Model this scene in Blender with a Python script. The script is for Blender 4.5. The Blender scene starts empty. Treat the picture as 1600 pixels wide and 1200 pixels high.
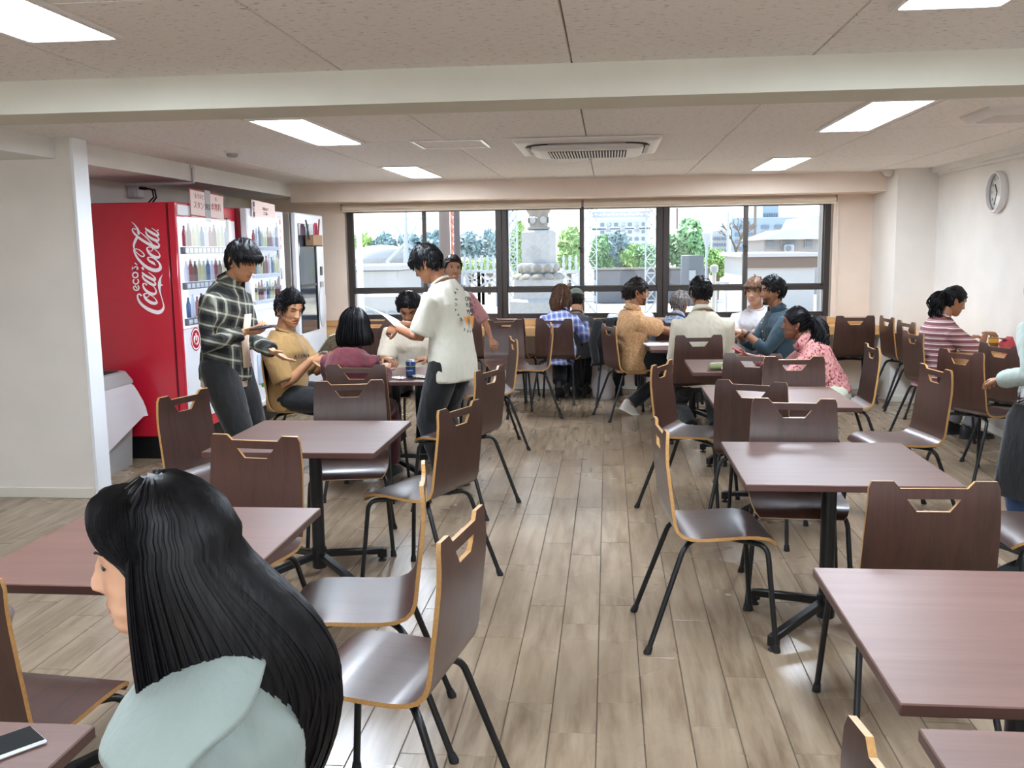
import bpy, bmesh, math, random
from math import sin, cos, pi, radians as rad, sqrt, exp, atan2
from mathutils import Vector as V, Matrix as M4, noise as mnoise, Euler
rnd = random.Random(7)
S = bpy.context.scene
COL = S.collection
# ---------------------------------------------------------------- camera, world, sun, exposure
cam = bpy.data.cameras.new('camera'); camo = bpy.data.objects.new('camera', cam); COL.objects.link(camo)
cam.sensor_fit = 'HORIZONTAL'; cam.sensor_width = 36.0; cam.lens = 1504.45 / 1600 * 36.0
cam.clip_start = 0.05; cam.clip_end = 600
camo.matrix_world = M4(((0.99503, -0.00011, 0.09956, 0), (0.09859, 0.13978, -0.98526, 0), (-0.01381, 0.99018, 0.13909, 1.53), (0, 0, 0, 1)))
S.camera = camo
w = bpy.data.worlds.new('sky'); S.world = w; w.use_nodes = True
wn = w.node_tree.nodes; wl = w.node_tree.links; bg = wn['Background']
wg = wn.new('ShaderNodeNewGeometry'); wsx = wn.new('ShaderNodeSeparateXYZ'); wr = wn.new('ShaderNodeValToRGB')
wl.new(wg.outputs['Incoming'], wsx.inputs[0])
wm = wn.new('ShaderNodeMath'); wm.operation = 'MULTIPLY'; wm.inputs[1].default_value = -1.0
wl.new(wsx.outputs['Z'], wm.inputs[0]); wl.new(wm.outputs[0], wr.inputs[0])
wr.color_ramp.elements[0].position = 0.0; wr.color_ramp.elements[0].color = (1, 1, 1, 1)
wr.color_ramp.elements[1].position = 0.7; wr.color_ramp.elements[1].color = (0.5, 0.7, 1.0, 1)
wl.new(wr.outputs[0], bg.inputs[0]); bg.inputs[1].default_value = 1.15
sl = bpy.data.lights.new('sun', 'SUN'); sl.energy = 5.5; sl.angle = rad(0.6); sl.color = (1, .92, .8)
so = bpy.data.objects.new('sun', sl); COL.objects.link(so)
so.rotation_euler = V((0.26, -0.30, -0.92)).to_track_quat('-Z', 'Y').to_euler()
# added fill light behind the camera, no real source stands there
al = bpy.data.lights.new('rear_fill_light', 'AREA'); al.shape = 'RECTANGLE'; al.size = 5.5; al.size_y = 1.5; al.energy = 40; al.color = (.86, .94, 1)
ao = bpy.data.objects.new('rear_fill_light', al); COL.objects.link(ao); ao.location = (-0.8, -2.85, 1.35)
ao.rotation_euler = V((0, 1, -0.02)).to_track_quat('-Z', 'Y').to_euler()
vs = S.view_settings; vs.view_transform = 'Standard'; vs.look = 'None'; vs.gamma = 1.0; vs.use_curve_mapping = False; vs.exposure = 1.6
LAMP = 23.0 # ceiling diffuser radiance
S.display_settings.display_device = 'sRGB'
S.cycles.max_bounces = 8; S.cycles.diffuse_bounces = 4; S.cycles.glossy_bounces = 4; S.cycles.transparent_max_bounces = 12
S.cycles.caustics_reflective = False; S.cycles.caustics_refractive = False; S.cycles.sample_clamp_indirect = 6.0
# ---------------------------------------------------------------- materials
def lin(c):
    c = c if not isinstance(c, str) else tuple(int(c[i:i + 2], 16) / 255 for i in (0, 2, 4))
    return tuple(x / 12.92 if x <= .04045 else ((x + .055) / 1.055) ** 2.4 for x in c) + (1.0,)
class NT:
    def __init__(s, name):
        s.m = bpy.data.materials.new(name); s.m.use_nodes = True; s.t = s.m.node_tree; s.b = s.t.nodes['Principled BSDF']; s.out = s.t.nodes['Material Output']
    def n(s, typ, **kw):
        o = s.t.nodes.new('ShaderNode' + typ)
        for k, v in kw.items():
            if k.startswith('_'): setattr(o, k[1:], v)
            else: o.inputs[k.replace('9', ' ')].default_value = v
        return o
    def l(s, a, b): s.t.links.new(a, b)
    def math(s, op, a, b=None, c=None):
        o = s.t.nodes.new('ShaderNodeMath'); o.operation = op
        for i, x in enumerate((a, b, c)):
            if x is None: continue
            if isinstance(x, (int, float)): o.inputs[i].default_value = x
            else: s.l(x, o.inputs[i])
        return o.outputs[0]
    def ramp(s, f, pts):
        r = s.t.nodes.new('ShaderNodeValToRGB'); e = r.color_ramp.elements
        while len(e) < len(pts): e.new(0.5)
        for k, (p, c) in enumerate(pts): e[k].position = p; e[k].color = c if len(c) == 4 else lin(c)
        s.l(f, r.inputs[0]); return r.outputs[0]
    def mix(s, f, a, b, mode='MIX'):
        o = s.t.nodes.new('ShaderNodeMix'); o.data_type = 'RGBA'; o.blend_type = mode
        for i, x in ((0, f), (6, a), (7, b)):
            if isinstance(x, (int, float)): o.inputs[i].default_value = x
            elif isinstance(x, tuple): o.inputs[i].default_value = x
            else: s.l(x, o.inputs[i])
        return o.outputs[2]
    def obj(s, scale=(1, 1, 1), rot=(0, 0, 0)):
        tc = s.t.nodes.new('ShaderNodeTexCoord'); mp = s.t.nodes.new('ShaderNodeMapping'); s.l(tc.outputs['Object'], mp.inputs[0])
        mp.inputs['Scale'].default_value = scale; mp.inputs['Rotation'].default_value = rot; return mp.outputs[0]
    def bump(s, h, strength=.3, dist=.01):
        b = s.t.nodes.new('ShaderNodeBump'); b.inputs['Strength'].default_value = strength; b.inputs['Distance'].default_value = dist
        s.l(h, b.inputs['Height']); s.l(b.outputs[0], s.b.inputs['Normal'])
    def set(s, col=None, rough=None, metal=None, **kw):
        if col is not None: s.b.inputs['Base Color'].default_value = lin(col) if not (isinstance(col, tuple) and len(col) == 4) else col
        if rough is not None: s.b.inputs['Roughness'].default_value = rough
        if metal is not None: s.b.inputs['Metallic'].default_value = metal
        for k, v in kw.items(): s.b.inputs[k.replace('_', ' ')].default_value = v
        return s
_pm = {}
def plain(name, col, rough=.5, metal=0, **kw):
    k = (name, str(col))
    if k not in _pm: _pm[k] = NT(name).set(col, rough, metal, **kw).m
    return _pm[k]
def paint(name, col, rough=.7, amt=.06, scale=3):
    a = NT(name).set(col, rough); nz = a.n('TexNoise', Scale=scale, Detail=5.0); a.l(a.obj(), nz.inputs['Vector'])
    c = lin(col); d = tuple(x * (1 - amt) for x in c[:3]) + (1,)
    a.l(a.ramp(nz.outputs[0], [(.35, d), (.65, c)]), a.b.inputs['Base Color'])
    n2 = a.n('TexNoise', Scale=140.0, Detail=2.0); a.l(a.obj(), n2.inputs['Vector']); a.bump(n2.outputs[0], .12, .002)
    return a.m
def wood(name, c0, c1, rough=.35, axis='Z', scale=9, coat=0, bump=.05, c2=None):
    a = NT(name).set(c0, rough); sc = {'X': (.06, 1, 1), 'Y': (1, .06, 1), 'Z': (1, 1, .06)}[axis]
    v = a.obj(tuple(x * scale for x in sc)); oi = a.n('ObjectInfo')
    ad = a.n('VectorMath', _operation='ADD'); a.l(v, ad.inputs[0]); sc2 = a.n('VectorMath', _operation='SCALE', Scale=37.0); cx = a.n('CombineXYZ')
    a.l(oi.outputs['Random'], cx.inputs[0]); a.l(oi.outputs['Random'], cx.inputs[1]); a.l(cx.outputs[0], sc2.inputs[0]); a.l(sc2.outputs[0], ad.inputs[1])
    nz = a.n('TexNoise', Scale=3.0, Detail=8.0, Roughness=.62, Distortion=.6); a.l(ad.outputs[0], nz.inputs['Vector'])
    n2 = a.n('TexNoise', Scale=30.0, Detail=3.0); a.l(ad.outputs[0], n2.inputs['Vector'])
    f = a.math('ADD', a.math('MULTIPLY', nz.outputs[0], .75), a.math('MULTIPLY', n2.outputs[0], .25))
    pts = [(.3, c0), (.7, c1)] if c2 is None else [(.3, c0), (.55, c1), (.75, c2)]
    a.l(a.ramp(f, pts), a.b.inputs['Base Color'])
    if coat: a.b.inputs['Coat Weight'].default_value = coat; a.b.inputs['Coat Roughness'].default_value = .18
    a.bump(n2.outputs[0], bump, .003); return a.m
def emit(name, col, strength):
    a = NT(name); e = a.n('Emission', Strength=strength); e.inputs[0].default_value = lin(col); a.l(e.outputs[0], a.out.inputs[0]); return a.m
def glassy(name, tint=(1, 1, 1, 1), refl=.9, rough=.0):
    a = NT(name); tr = a.n('BsdfTransparent'); tr.inputs[0].default_value = tint; gl = a.n('BsdfGlossy', Roughness=rough); fr = a.n('Fresnel', IOR=1.45)
    mx = a.n('MixShader'); gm = a.n('NewGeometry'); f = a.math('MULTIPLY', a.math('MULTIPLY', fr.outputs[0], refl), a.math('SUBTRACT', 1.0, gm.outputs['Backfacing'])); a.l(f, mx.inputs[0]); a.l(tr.outputs[0], mx.inputs[1]); a.l(gl.outputs[0], mx.inputs[2]); a.l(mx.outputs[0], a.out.inputs[0]); return a.m
def fabric(name, col, rough=.85, var=.1, sheen=.15):
    a = NT(name).set(col, rough); a.b.inputs['Sheen Weight'].default_value = sheen
    nz = a.n('TexNoise', Scale=9.0, Detail=4.0); a.l(a.obj(), nz.inputs['Vector']); c = lin(col); d = tuple(x * (1 - var) for x in c[:3]) + (1,)
    a.l(a.ramp(nz.outputs[0], [(.3, d), (.7, c)]), a.b.inputs['Base Color'])
    n2 = a.n('TexNoise', Scale=26.0, Detail=3.0); a.l(a.obj((1, 1, .5)), n2.inputs['Vector']); a.bump(n2.outputs[0], .35, .02); return a.m
# ---------------------------------------------------------------- mesh builder
class MB:
    def __init__(s): s.v = []; s.f = []; s.mi = []; s.cur = 0
    def add(s, vs, fs):
        o = len(s.v); s.v += [tuple(p) for p in vs]
        for f in fs: s.f.append(tuple(i + o for i in f)); s.mi.append(s.cur)
        return s
    def box(s, c, d, rz=0, bev=0, R=None):
        x, y, z = d[0] / 2, d[1] / 2, d[2] / 2
        if not bev:
            vs = [(a * x, b * y, e * z) for a in (-1, 1) for b in (-1, 1) for e in (-1, 1)]
            fs = [(0, 1, 3, 2), (4, 6, 7, 5), (0, 4, 5, 1), (2, 3, 7, 6), (0, 2, 6, 4), (1, 5, 7, 3)]
        else:
            b = min(bev, x * .9, y * .9, z * .9); vs = []; idx = {}
            for sx in (-1, 1):
                for sy in (-1, 1):
                    for sz in (-1, 1):
                        for k in range(3):
                            p = [sx * (x - b), sy * (y - b), sz * (z - b)]; p[k] = (sx * x, sy * y, sz * z)[k]; idx[sx, sy, sz, k] = len(vs); vs.append(tuple(p))
            fs = []; O = ((-1, -1), (-1, 1), (1, 1), (1, -1))
            def key(k, sk, a, b2):
                q = [0, 0, 0]; q[k] = sk; o = [i for i in range(3) if i != k]; q[o[0]] = a; q[o[1]] = b2; return tuple(q)
            for k in range(3):
                for sk in (-1, 1): fs.append(tuple(idx[key(k, sk, a, b2) + (k,)] for a, b2 in O))
            for k in range(3):
                o = [i for i in range(3) if i != k]
                for a in (-1, 1):
                    for b2 in (-1, 1):
                        q0 = [0, 0, 0]; q0[o[0]] = a; q0[o[1]] = b2; q1 = list(q0); q0[k] = -1; q1[k] = 1
                        fs.append((idx[tuple(q0) + (o[0],)], idx[tuple(q1) + (o[0],)], idx[tuple(q1) + (o[1],)], idx[tuple(q0) + (o[1],)]))
            for sx in (-1, 1):
                for sy in (-1, 1):
                    for sz in (-1, 1): fs.append(tuple(idx[sx, sy, sz, k] for k in range(3)))
        m = R if R is not None else M4.Rotation(rz, 3, 'Z')
        return s.add([m @ V(p) + V(c) for p in vs], fs)
    def bar(s, a, b, wd, th, bev=0, up=(0, 0, 1)):
        a = V(a); b = V(b); d = b - a; L = d.length; d.normalize(); u = V(up)
        if abs(d.dot(u)) > .98: u = V((0, 1, 0))
        x = d.cross(u).normalized(); z = x.cross(d); m = M4((x, d, z)).transposed()
        return s.box((a + b) / 2, (wd, L, th), bev=bev, R=m)
    def tube(s, pts, r, n=8, caps=True, flat=1.0, up=None):
        pts = [V(p) for p in pts]; k = len(pts); rs = r if isinstance(r, (list, tuple)) else [r] * k
        T = [((pts[min(i + 1, k - 1)] - pts[max(i - 1, 0)]).normalized()) for i in range(k)]
        ref = V(up) if up else (V((0, 0, 1)) if abs(T[0].z) < .9 else V((0, 1, 0)))
        vs = []; u = None
        for i in range(k):
            u = (ref if u is None else u); u = (u - T[i] * u.dot(T[i]))
            u = u.normalized() if u.length > 1e-6 else T[i].orthogonal().normalized(); w2 = T[i].cross(u)
            for j in range(n):
                a = 2 * pi * j / n; vs.append(pts[i] + (w2 * cos(a) + u * sin(a) * flat) * rs[i])
        fs = [(i * n + j, i * n + (j + 1) % n, (i + 1) * n + (j + 1) % n, (i + 1) * n + j) for i in range(k - 1) for j in range(n)]
        if caps: fs += [tuple(range(n - 1, -1, -1)), tuple((k - 1) * n + j for j in range(n))]
        return s.add(vs, fs)
    def lathe(s, prof, n=24, c=(0, 0, 0), R=None, sx=1, sy=1, caps=True):
        vs = []; m = R if R is not None else M4.Identity(3)
        for r, z in prof:
            for j in range(n): a = 2 * pi * j / n; vs.append(m @ V((r * cos(a) * sx, r * sin(a) * sy, z)) + V(c))
        k = len(prof); fs = [(i * n + j, i * n + (j + 1) % n, (i + 1) * n + (j + 1) % n, (i + 1) * n + j) for i in range(k - 1) for j in range(n)]
        if caps: fs += [tuple(range(n - 1, -1, -1)), tuple((k - 1) * n + j for j in range(n))]
        return s.add(vs, fs)
    def loft(s, rings, caps=True):
        n = len(rings[0]); k = len(rings); vs = [p for r in rings for p in r]
        fs = [(i * n + j, i * n + (j + 1) % n, (i + 1) * n + (j + 1) % n, (i + 1) * n + j) for i in range(k - 1) for j in range(n)]
        if caps: fs += [tuple(range(n - 1, -1, -1)), tuple((k - 1) * n + j for j in range(n))]
        return s.add(vs, fs)
    def grid(s, P, wrap=False):
        r = len(P); c = len(P[0]); vs = [p for q in P for p in q]
        fs = [(i * c + j, i * c + (j + 1) % c, (i + 1) * c + (j + 1) % c, (i + 1) * c + j) for i in range(r - 1) for j in range(c if wrap else c - 1)]
        return s.add(vs, fs)
    def prism(s, poly, a, b, f):
        # 2D polygon extruded between a and b; f(u, v, w) gives a point
        n = len(poly); vs = [f(u, v, a) for u, v in poly] + [f(u, v, b) for u, v in poly]
        return s.add(vs, [tuple(range(n)), tuple(range(2 * n - 1, n - 1, -1))] + [(i, i + n, (i + 1) % n + n, (i + 1) % n) for i in range(n)])
    def ell(s, c, r, nu=14, nv=9, R=None):
        m = R if R is not None else M4.Identity(3); vs = [V(c) + m @ V((0, 0, -r[2]))]
        for i in range(1, nv):
            t = -pi / 2 + pi * i / nv
            for j in range(nu): a = 2 * pi * j / nu; vs.append(V(c) + m @ V((r[0] * cos(t) * cos(a), r[1] * cos(t) * sin(a), r[2] * sin(t))))
        vs.append(V(c) + m @ V((0, 0, r[2]))); fs = [(0, 1 + (j + 1) % nu, 1 + j) for j in range(nu)]
        for i in range(nv - 2):
            for j in range(nu): fs.append((1 + i * nu + j, 1 + i * nu + (j + 1) % nu, 1 + (i + 1) * nu + (j + 1) % nu, 1 + (i + 1) * nu + j))
        e = len(vs) - 1; o = 1 + (nv - 2) * nu; fs += [(o + j, o + (j + 1) % nu, e) for j in range(nu)]
        return s.add(vs, fs)
    def mesh(s, name, mats, smooth=True, ang=38, fixn=True):
        me = bpy.data.meshes.new(name); me.from_pydata(s.v, [], s.f)
        for m in (mats if isinstance(mats, (list, tuple)) else [mats]): me.materials.append(m)
        if any(s.mi): me.polygons.foreach_set('material_index', s.mi)
        if fixn:
            bm = bmesh.new(); bm.from_mesh(me); bmesh.ops.recalc_face_normals(bm, faces=bm.faces); bm.to_mesh(me); bm.free()
        if smooth: me.shade_smooth(); me.set_sharp_from_angle(angle=rad(ang))
        me.update(); return me
    def build(s, name, mats, parent=None, loc=None, rz=0, smooth=True, ang=38, fixn=True, **tags):
        return put(name, s.mesh(name, mats, smooth, ang, fixn), parent, loc, rz, **tags)
def put(name, me, parent=None, loc=None, rz=0, **tags):
    o = bpy.data.objects.new(name, me); COL.objects.link(o)
    if parent is not None: o.parent = parent
    if loc is not None: o.location = loc
    if rz: o.rotation_euler = (0, 0, rz)
    for k, v in tags.items():
        if v: o[{'cat': 'category'}.get(k, k)] = v
    return o
def thing(name, label, cat, loc=(0, 0, 0), rz=0, group=None): return put(name, None, None, loc, rz, label=label, cat=cat, group=group)
def struct(name, mb, mats, parent=None, **kw):
    o = mb.build(name, mats, parent, **kw)
    if parent is None: o['kind'] = 'structure'
    return o
def copy_tree(o, parent=None, label=None):
    c = o.copy(); COL.objects.link(c)
    if parent is not None: c.parent = parent
    if label: c['label'] = label
    for ch in o.children: copy_tree(ch, c)
    return c
def strip_text(body, size, mat, name, parent, mtx, extrude=.0005, align='CENTER', sx=1.0, shear=0):
    cu = bpy.data.curves.new(name, 'FONT'); cu.body = body; cu.size = size; cu.extrude = extrude; cu.align_x = align; cu.align_y = 'CENTER'; cu.shear = shear
    o = bpy.data.objects.new(name, cu); COL.objects.link(o); dg = bpy.context.evaluated_depsgraph_get()
    me = bpy.data.meshes.new_from_object(o.evaluated_get(dg)); bpy.data.objects.remove(o); me.transform(mtx @ M4.Diagonal((sx, 1, 1, 1))); me.materials.clear(); me.materials.append(mat)
    return put(name, me, parent)
def face_mtx(o, x, y): # text plane: origin, x axis, y axis
    x = V(x).normalized(); y = V(y).normalized(); z = x.cross(y); m = M4((x, y, z)).transposed().to_4x4(); m.translation = V(o); return m
# ---------------------------------------------------------------- room shell
ZC = 2.23; XR = 3.10; YB = 10.45
m_wall = paint('cream_wall_paint', 'e6e0d8', .75); m_trimw = paint('white_trim_paint', 'e8e6e2', .6)
m_warm_glow = paint('cream_paint_warm_glow', 'ecd9c8', .75); m_beam = paint('beam_paint', 'd6d4c6', .75); m_ceil_j = plain('ceiling_joint', '8d857b', .9)  # warm cream on the back wall has the window's bounce glow mixed into it
def ceiling_mat():
    a = NT('rock_wool_ceiling_board').set('d8d0c8', .9); v = a.obj((1, 2.6, 1)); nz = a.n('TexNoise', Scale=26.0, Detail=4.0, Roughness=.7); a.l(v, nz.inputs['Vector'])
    v2 = a.n('TexVoronoi', Scale=42.0); a.l(v, v2.inputs['Vector']); h = a.math('MULTIPLY', nz.outputs[0], 1.0)
    pit = a.ramp(h, [(.34, 'a8a19a'), (.41, 'ebe7e3'), (.7, 'f0ece9')]); a.l(pit, a.b.inputs['Base Color']); a.bump(h, .35, .004); return a.m
m_ceil = ceiling_mat()
def floor_mat():
    a = NT('grey_oak_vinyl_plank'); a.set('a59079', .36); g = a.n('NewGeometry'); oi = a.n('ObjectInfo'); rr = a.math('ADD', g.outputs['Random Per Island'], oi.outputs['Random'])
    tc = a.n('TexCoord'); sp = a.n('SeparateXYZ'); a.l(g.outputs['Position'], sp.inputs[0]); cx = a.n('CombineXYZ')
    a.l(a.math('MULTIPLY', sp.outputs[0], 22.0), cx.inputs[0]); a.l(a.math('MULTIPLY', sp.outputs[1], 2.4), cx.inputs[1]); a.l(a.math('MULTIPLY', rr, 40.0), cx.inputs[2])
    n1 = a.n('TexNoise', Scale=1.0, Detail=7.0, Roughness=.55, Distortion=.3); a.l(cx.outputs[0], n1.inputs['Vector'])
    n2 = a.n('TexNoise', Scale=5.0, Detail=4.0, Roughness=.7); a.l(cx.outputs[0], n2.inputs['Vector'])
    n3 = a.n('TexNoise', Scale=1.1, Detail=4.0); a.l(g.outputs['Position'], n3.inputs['Vector'])
    c = a.ramp(a.math('ADD', a.math('MULTIPLY', n1.outputs[0], .85), a.math('MULTIPLY', n2.outputs[0], .15)), [(.3, '77644f'), (.5, '917e68'), (.72, 'a3917b')])
    c2 = a.mix(a.math('MULTIPLY', rr, .13), c, lin('8b7a62'), 'MULTIPLY'); a.l(c2, a.b.inputs['Base Color'])
    rg = a.math('ADD', .18, a.math('MULTIPLY', a.math('ADD', n3.outputs[0], n3.outputs[0]), .09)); a.l(rg, a.b.inputs['Roughness'])
    a.b.inputs['Specular IOR Level'].default_value = 1.0
    return a.m
m_floor = floor_mat(); m_slab = plain('dark_plank_joint', '4b4033', .8)
X0 = -5.2; Y0 = -3.0
floor = struct('floor', MB().box(((X0 + XR) / 2, (Y0 + YB) / 2, -.06), (XR - X0 + .4, YB - Y0 + .4, .115)), m_slab)
def plank_mesh(L, Wd=.15):
    g = .0012; b = .0014; x = Wd / 2 - g; y = L / 2 - g
    vs = [(-x, -y, -.003), (x, -y, -.003), (x, y, -.003), (-x, y, -.003), (-x + b, -y + b, 0), (x - b, -y + b, 0), (x - b, y - b, 0), (-x + b, y - b, 0)]
    return vs, [(4, 5, 6, 7), (0, 1, 5, 4), (1, 2, 6, 5), (2, 3, 7, 6), (3, 0, 4, 7)]
pv, pf = plank_mesh(.9); mb = MB(); mb.add(pv, pf); plank_me = mb.mesh('plank', m_floor, smooth=False)
rest = MB(); known = {-4: 3.623, -3: 3.623, -2: 3.079, -1: 3.788, 0: 3.102}
planks = []
ci = int(math.floor((X0 + .0377) / .15)); cand = []
cx_ = -.0377 + .15 * ci
while cx_ < XR:
    off = known.get(ci, 3.1 + ((ci * 0.377) % .9)); y = off - .9 * math.ceil((off - Y0) / .9)
    while y < YB:
        cand.append((cx_ + .075, y + .45)); y += .9
    ci += 1; cx_ += .15
def vis(p): # the planks that show largest from the doorway come first
    d = sqrt(p[0] ** 2 + p[1] ** 2); return (0 if (p[1] > 1.6 and abs(p[0] + .101 * p[1]) < .56 * p[1] and p[0] > -3.9) else 100) + d
cand.sort(key=vis)
for k, (x, y) in enumerate(cand):
    if k < 290: o = put('plank', plank_me, floor, (x, y, 0))
    else:
        o_ = len(rest.v); rest.v += [(a + x, b + y, c) for a, b, c in pv]; rest.f += [tuple(i + o_ for i in f) for f in pf]; rest.mi += [0] * 5
o = rest.build('far_planks', m_floor, floor, smooth=False); o['kind'] = 'stuff'
# ceiling boards
ceil = struct('ceiling', MB().box(((X0 + XR) / 2, (Y0 + YB) / 2, ZC + .07), (XR - X0 + .4, YB - Y0 + .4, .12)), m_ceil_j)
bv, bf = [], []
def board_mesh(Lx, Ly):
    g = .002; b = .003; x = Lx / 2 - g; y = Ly / 2 - g
    vs = [(-x, -y, .01), (x, -y, .01), (x, y, .01), (-x, y, .01), (-x + b, -y + b, 0), (x - b, -y + b, 0), (x - b, y - b, 0), (-x + b, y - b, 0)]
    m = MB(); m.add(vs, [(7, 6, 5, 4), (0, 4, 5, 1), (1, 5, 6, 2), (2, 6, 7, 3), (3, 7, 4, 0)]); return m.mesh('ceiling_panel', m_ceil, smooth=False)
bm_ = board_mesh(.9, 1.8)
for i in range(-5, 4):
    for j in range(-4, 4):
        put('ceiling_panel', bm_, ceil, (-.14 + .9 * i - .45 + .9, 6.29 + 1.8 * j - .9 + 1.8, ZC))
# walls
def wallbox(name, x0, x1, y0, y1, z0, z1, m=m_wall): return struct(name, MB().box(((x0 + x1) / 2, (y0 + y1) / 2, (z0 + z1) / 2), (x1 - x0, y1 - y0, z1 - z0)), m)
T = .15
WX0, WX1, WZ0, WZ1 = -2.87, 2.33, .775, 1.965
wb = MB(); y0, y1 = YB, YB + .22
wb.box(((-3.9 + WX0) / 2, (y0 + y1) / 2, 1.15), (WX0 + 3.9, .22, 2.4)); wb.box(((WX1 + XR + .2) / 2, (y0 + y1) / 2, 1.15), (XR + .2 - WX1, .22, 2.4))
wb.box(((WX0 + WX1) / 2, (y0 + y1) / 2, WZ0 / 2), (WX1 - WX0, .22, WZ0)); wb.box(((WX0 + WX1) / 2, (y0 + y1) / 2, (WZ1 + 2.4) / 2), (WX1 - WX0, .22, 2.4 - WZ1))
struct('wall_back', wb, m_warm_glow)
wallbox('wall_right', XR, XR + T, Y0, YB, 0, 2.4)
wallbox('wall_left', -3.9 - T, -3.9, 5.82, YB + .2, 0, 2.4)
wallbox('wall_front', X0 - .2, XR + T, Y0 - T, Y0, 0, 2.4)
wallbox('wall_outer', X0 - T, X0, Y0, 5.8, 0, 2.4)
wp = MB(); wp.box(((X0 + -3.235) / 2, 5.74, 1.16), (-3.235 - X0, .155, 2.32)); struct('wall_partition', wp, m_wall)
struct('trim_1', MB().box((-3.225, 5.74, 1.12), (.02, .165, 2.24), bev=.002), plain('white_partition_edge', 'eceff2', .5))
struct('trim_2', MB().box(((X0 + XR) / 2, 3.975, 2.165), (XR - X0, .31, .13)), m_beam)           # ceiling beam
struct('trim_3', MB().box(((-3.9 - 3.31) / 2, 8.0, 2.17), (.59, 4.5, .14)), m_trimw)              # bulkhead over the machines
struct('trim_4', MB().box(((X0 - 3.33) / 2, 4.9, 2.17), (-3.33 - X0, 1.6, .125)), m_trimw)        # bulkhead by the beam
struct('trim_5', MB().box(((-3.31 + 2.745) / 2, 10.22, 2.14), (6.055, .5, .20)), m_warm_glow)          # window bulkhead, warm bounce light painted into its colour
struct('trim_6', MB().box(((2.725 + XR) / 2, 10.03, 1.13), (XR - 2.725, .86, 2.26)), m_wall)     # corner column
tr = MB(); tr.box((3.055, 6.5, 2.205), (.09, 6.1, .05)); tr.box((3.085, 6.5, 2.172), (.03, 6.1, .03)); struct('trim_7', tr, m_trimw)
for nm, a, b in (('baseboard_right', (XR - .006, 3.2), (.012, 12.7)), ('baseboard_back', ((-3.9 + 2.725) / 2, YB - .006), (6.6, .012)), ('baseboard_partition', ((X0 - 3.235) / 2, 5.656), (1.96, .014)), ('baseboard_column', ((2.725 + XR) / 2, 9.594), (.375, .012))):
    struct(nm, MB().box((a[0], a[1], .033), (b[0], b[1], .066), bev=.003), plain('baseboard_white', 'dcd8cc', .5))
# ---------------------------------------------------------------- windows
m_alu = plain('bronze_aluminium', '3a3431', .42, .35); m_rail = plain('bronze_aluminium_rail', '4a4340', .42, .3); m_glass = glassy('window_glass', (.96, .98, .98, 1), .55)
YW = 10.5; units = [(-2.852, -1.147), (-1.147, .578), (.578, 2.311)]
for k, (xa, xb) in enumerate(units):
    fr = MB()
    for x in (xa + .03, xb - .03): fr.box((x, YW, (WZ0 + WZ1) / 2), (.06, .09, WZ1 - WZ0), bev=.004)
    for z, h in ((WZ1 - .012, .024), (1.085, .052), (WZ0 + .027, .054)): fr.box(((xa + xb) / 2, YW - .004, z), (xb - xa - .12, .085, h), bev=.004)
    wd = struct('window_%d' % (k + 1), fr, m_alu)
    xm = (xa + xb) / 2
    for side, (a, b, yo) in enumerate(((xa + .06, xm + .022, -.012), (xm - .022, xb - .06, .02))):
        sh = MB(); st = .018
        if side == 0: sh.box((b - .02, YW + yo, 1.52), (.044, .03, .87), bev=.003); sh.box((a + .006, YW + yo, 1.52), (.012, .03, .87))
        else: sh.box((a + .02, YW + yo, 1.52), (.044, .03, .87), bev=.003); sh.box((b - .006, YW + yo, 1.52), (.012, .03, .87))
        for z in (1.118, 1.945): sh.box(((a + b) / 2, YW + yo, z), (b - a, .028, .014))
        s_ = sh.build('sash', m_rail, wd); MB().box(((a + b) / 2, YW + yo, 1.53), (b - a - .02, .005, .84)).build('pane', m_glass, s_)
        lo = MB(); lx = (xa + .06, xm) if side == 0 else (xm, xb - .06)
        MB().box(((lx[0] + lx[1]) / 2, YW, .945), (lx[1] - lx[0] - .03, .005, .25)).build('pane', m_glass, wd)
    MB().box((xm, YW, .945), (.05, .07, .25), bev=.003).build('mullion', m_rail, wd)
    lt = MB(); lt.box((xm + .0, YW - .045, 1.50), (.022, .03, .05), bev=.004); lt.box((xm - .02, YW - .056, 1.53), (.035, .012, .016), bev=.003); lt.build('latch', m_alu, wd)
m_blind = fabric('cream_blind', 'f8ecda', .8, .05)
for nm, xa, xb, lb in (('roller_blind', -2.88, -.285, 'rolled cream blind across the top left half of the window band'), ('roller_blind', -.26, 2.34, 'rolled cream blind across the top right half of the window band')):
    t = thing(nm, lb, 'blind', ((xa + xb) / 2, 10.40, 1.99), 0, 'roller blinds')
    L = xb - xa; MB().tube([(-L / 2, 0, 0), (L / 2, 0, 0)], .026, 14).build('roll', m_blind, t); MB().box((0, -.012, -.034), (L, .012, .02), bev=.003).build('bottom_bar', m_blind, t)
    MB().box((-L / 2 - .006, 0, .01), (.01, .05, .07), bev=.003).build('bracket', plain('grey_bracket', '8d867c', .5), t); MB().box((L / 2 + .006, 0, .01), (.01, .05, .07), bev=.003).build('bracket', plain('grey_bracket', '8d867c', .5), t)
cp = MB(); cp.tube([(2.36, 10.40, 1.98), (2.362, 10.41, 1.4), (2.37, 10.41, .93), (2.385, 10.41, .84), (2.40, 10.40, .95), (2.372, 10.40, 1.4), (2.366, 10.40, 1.98)], .0035, 6); cp.ell((2.385, 10.41, .835), (.008, .008, .016))
cp.build('pull_cord', plain('white_cord', 'e9e2d4', .5), label='white looped blind cord hanging at the right edge of the window', cat='cord')
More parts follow.
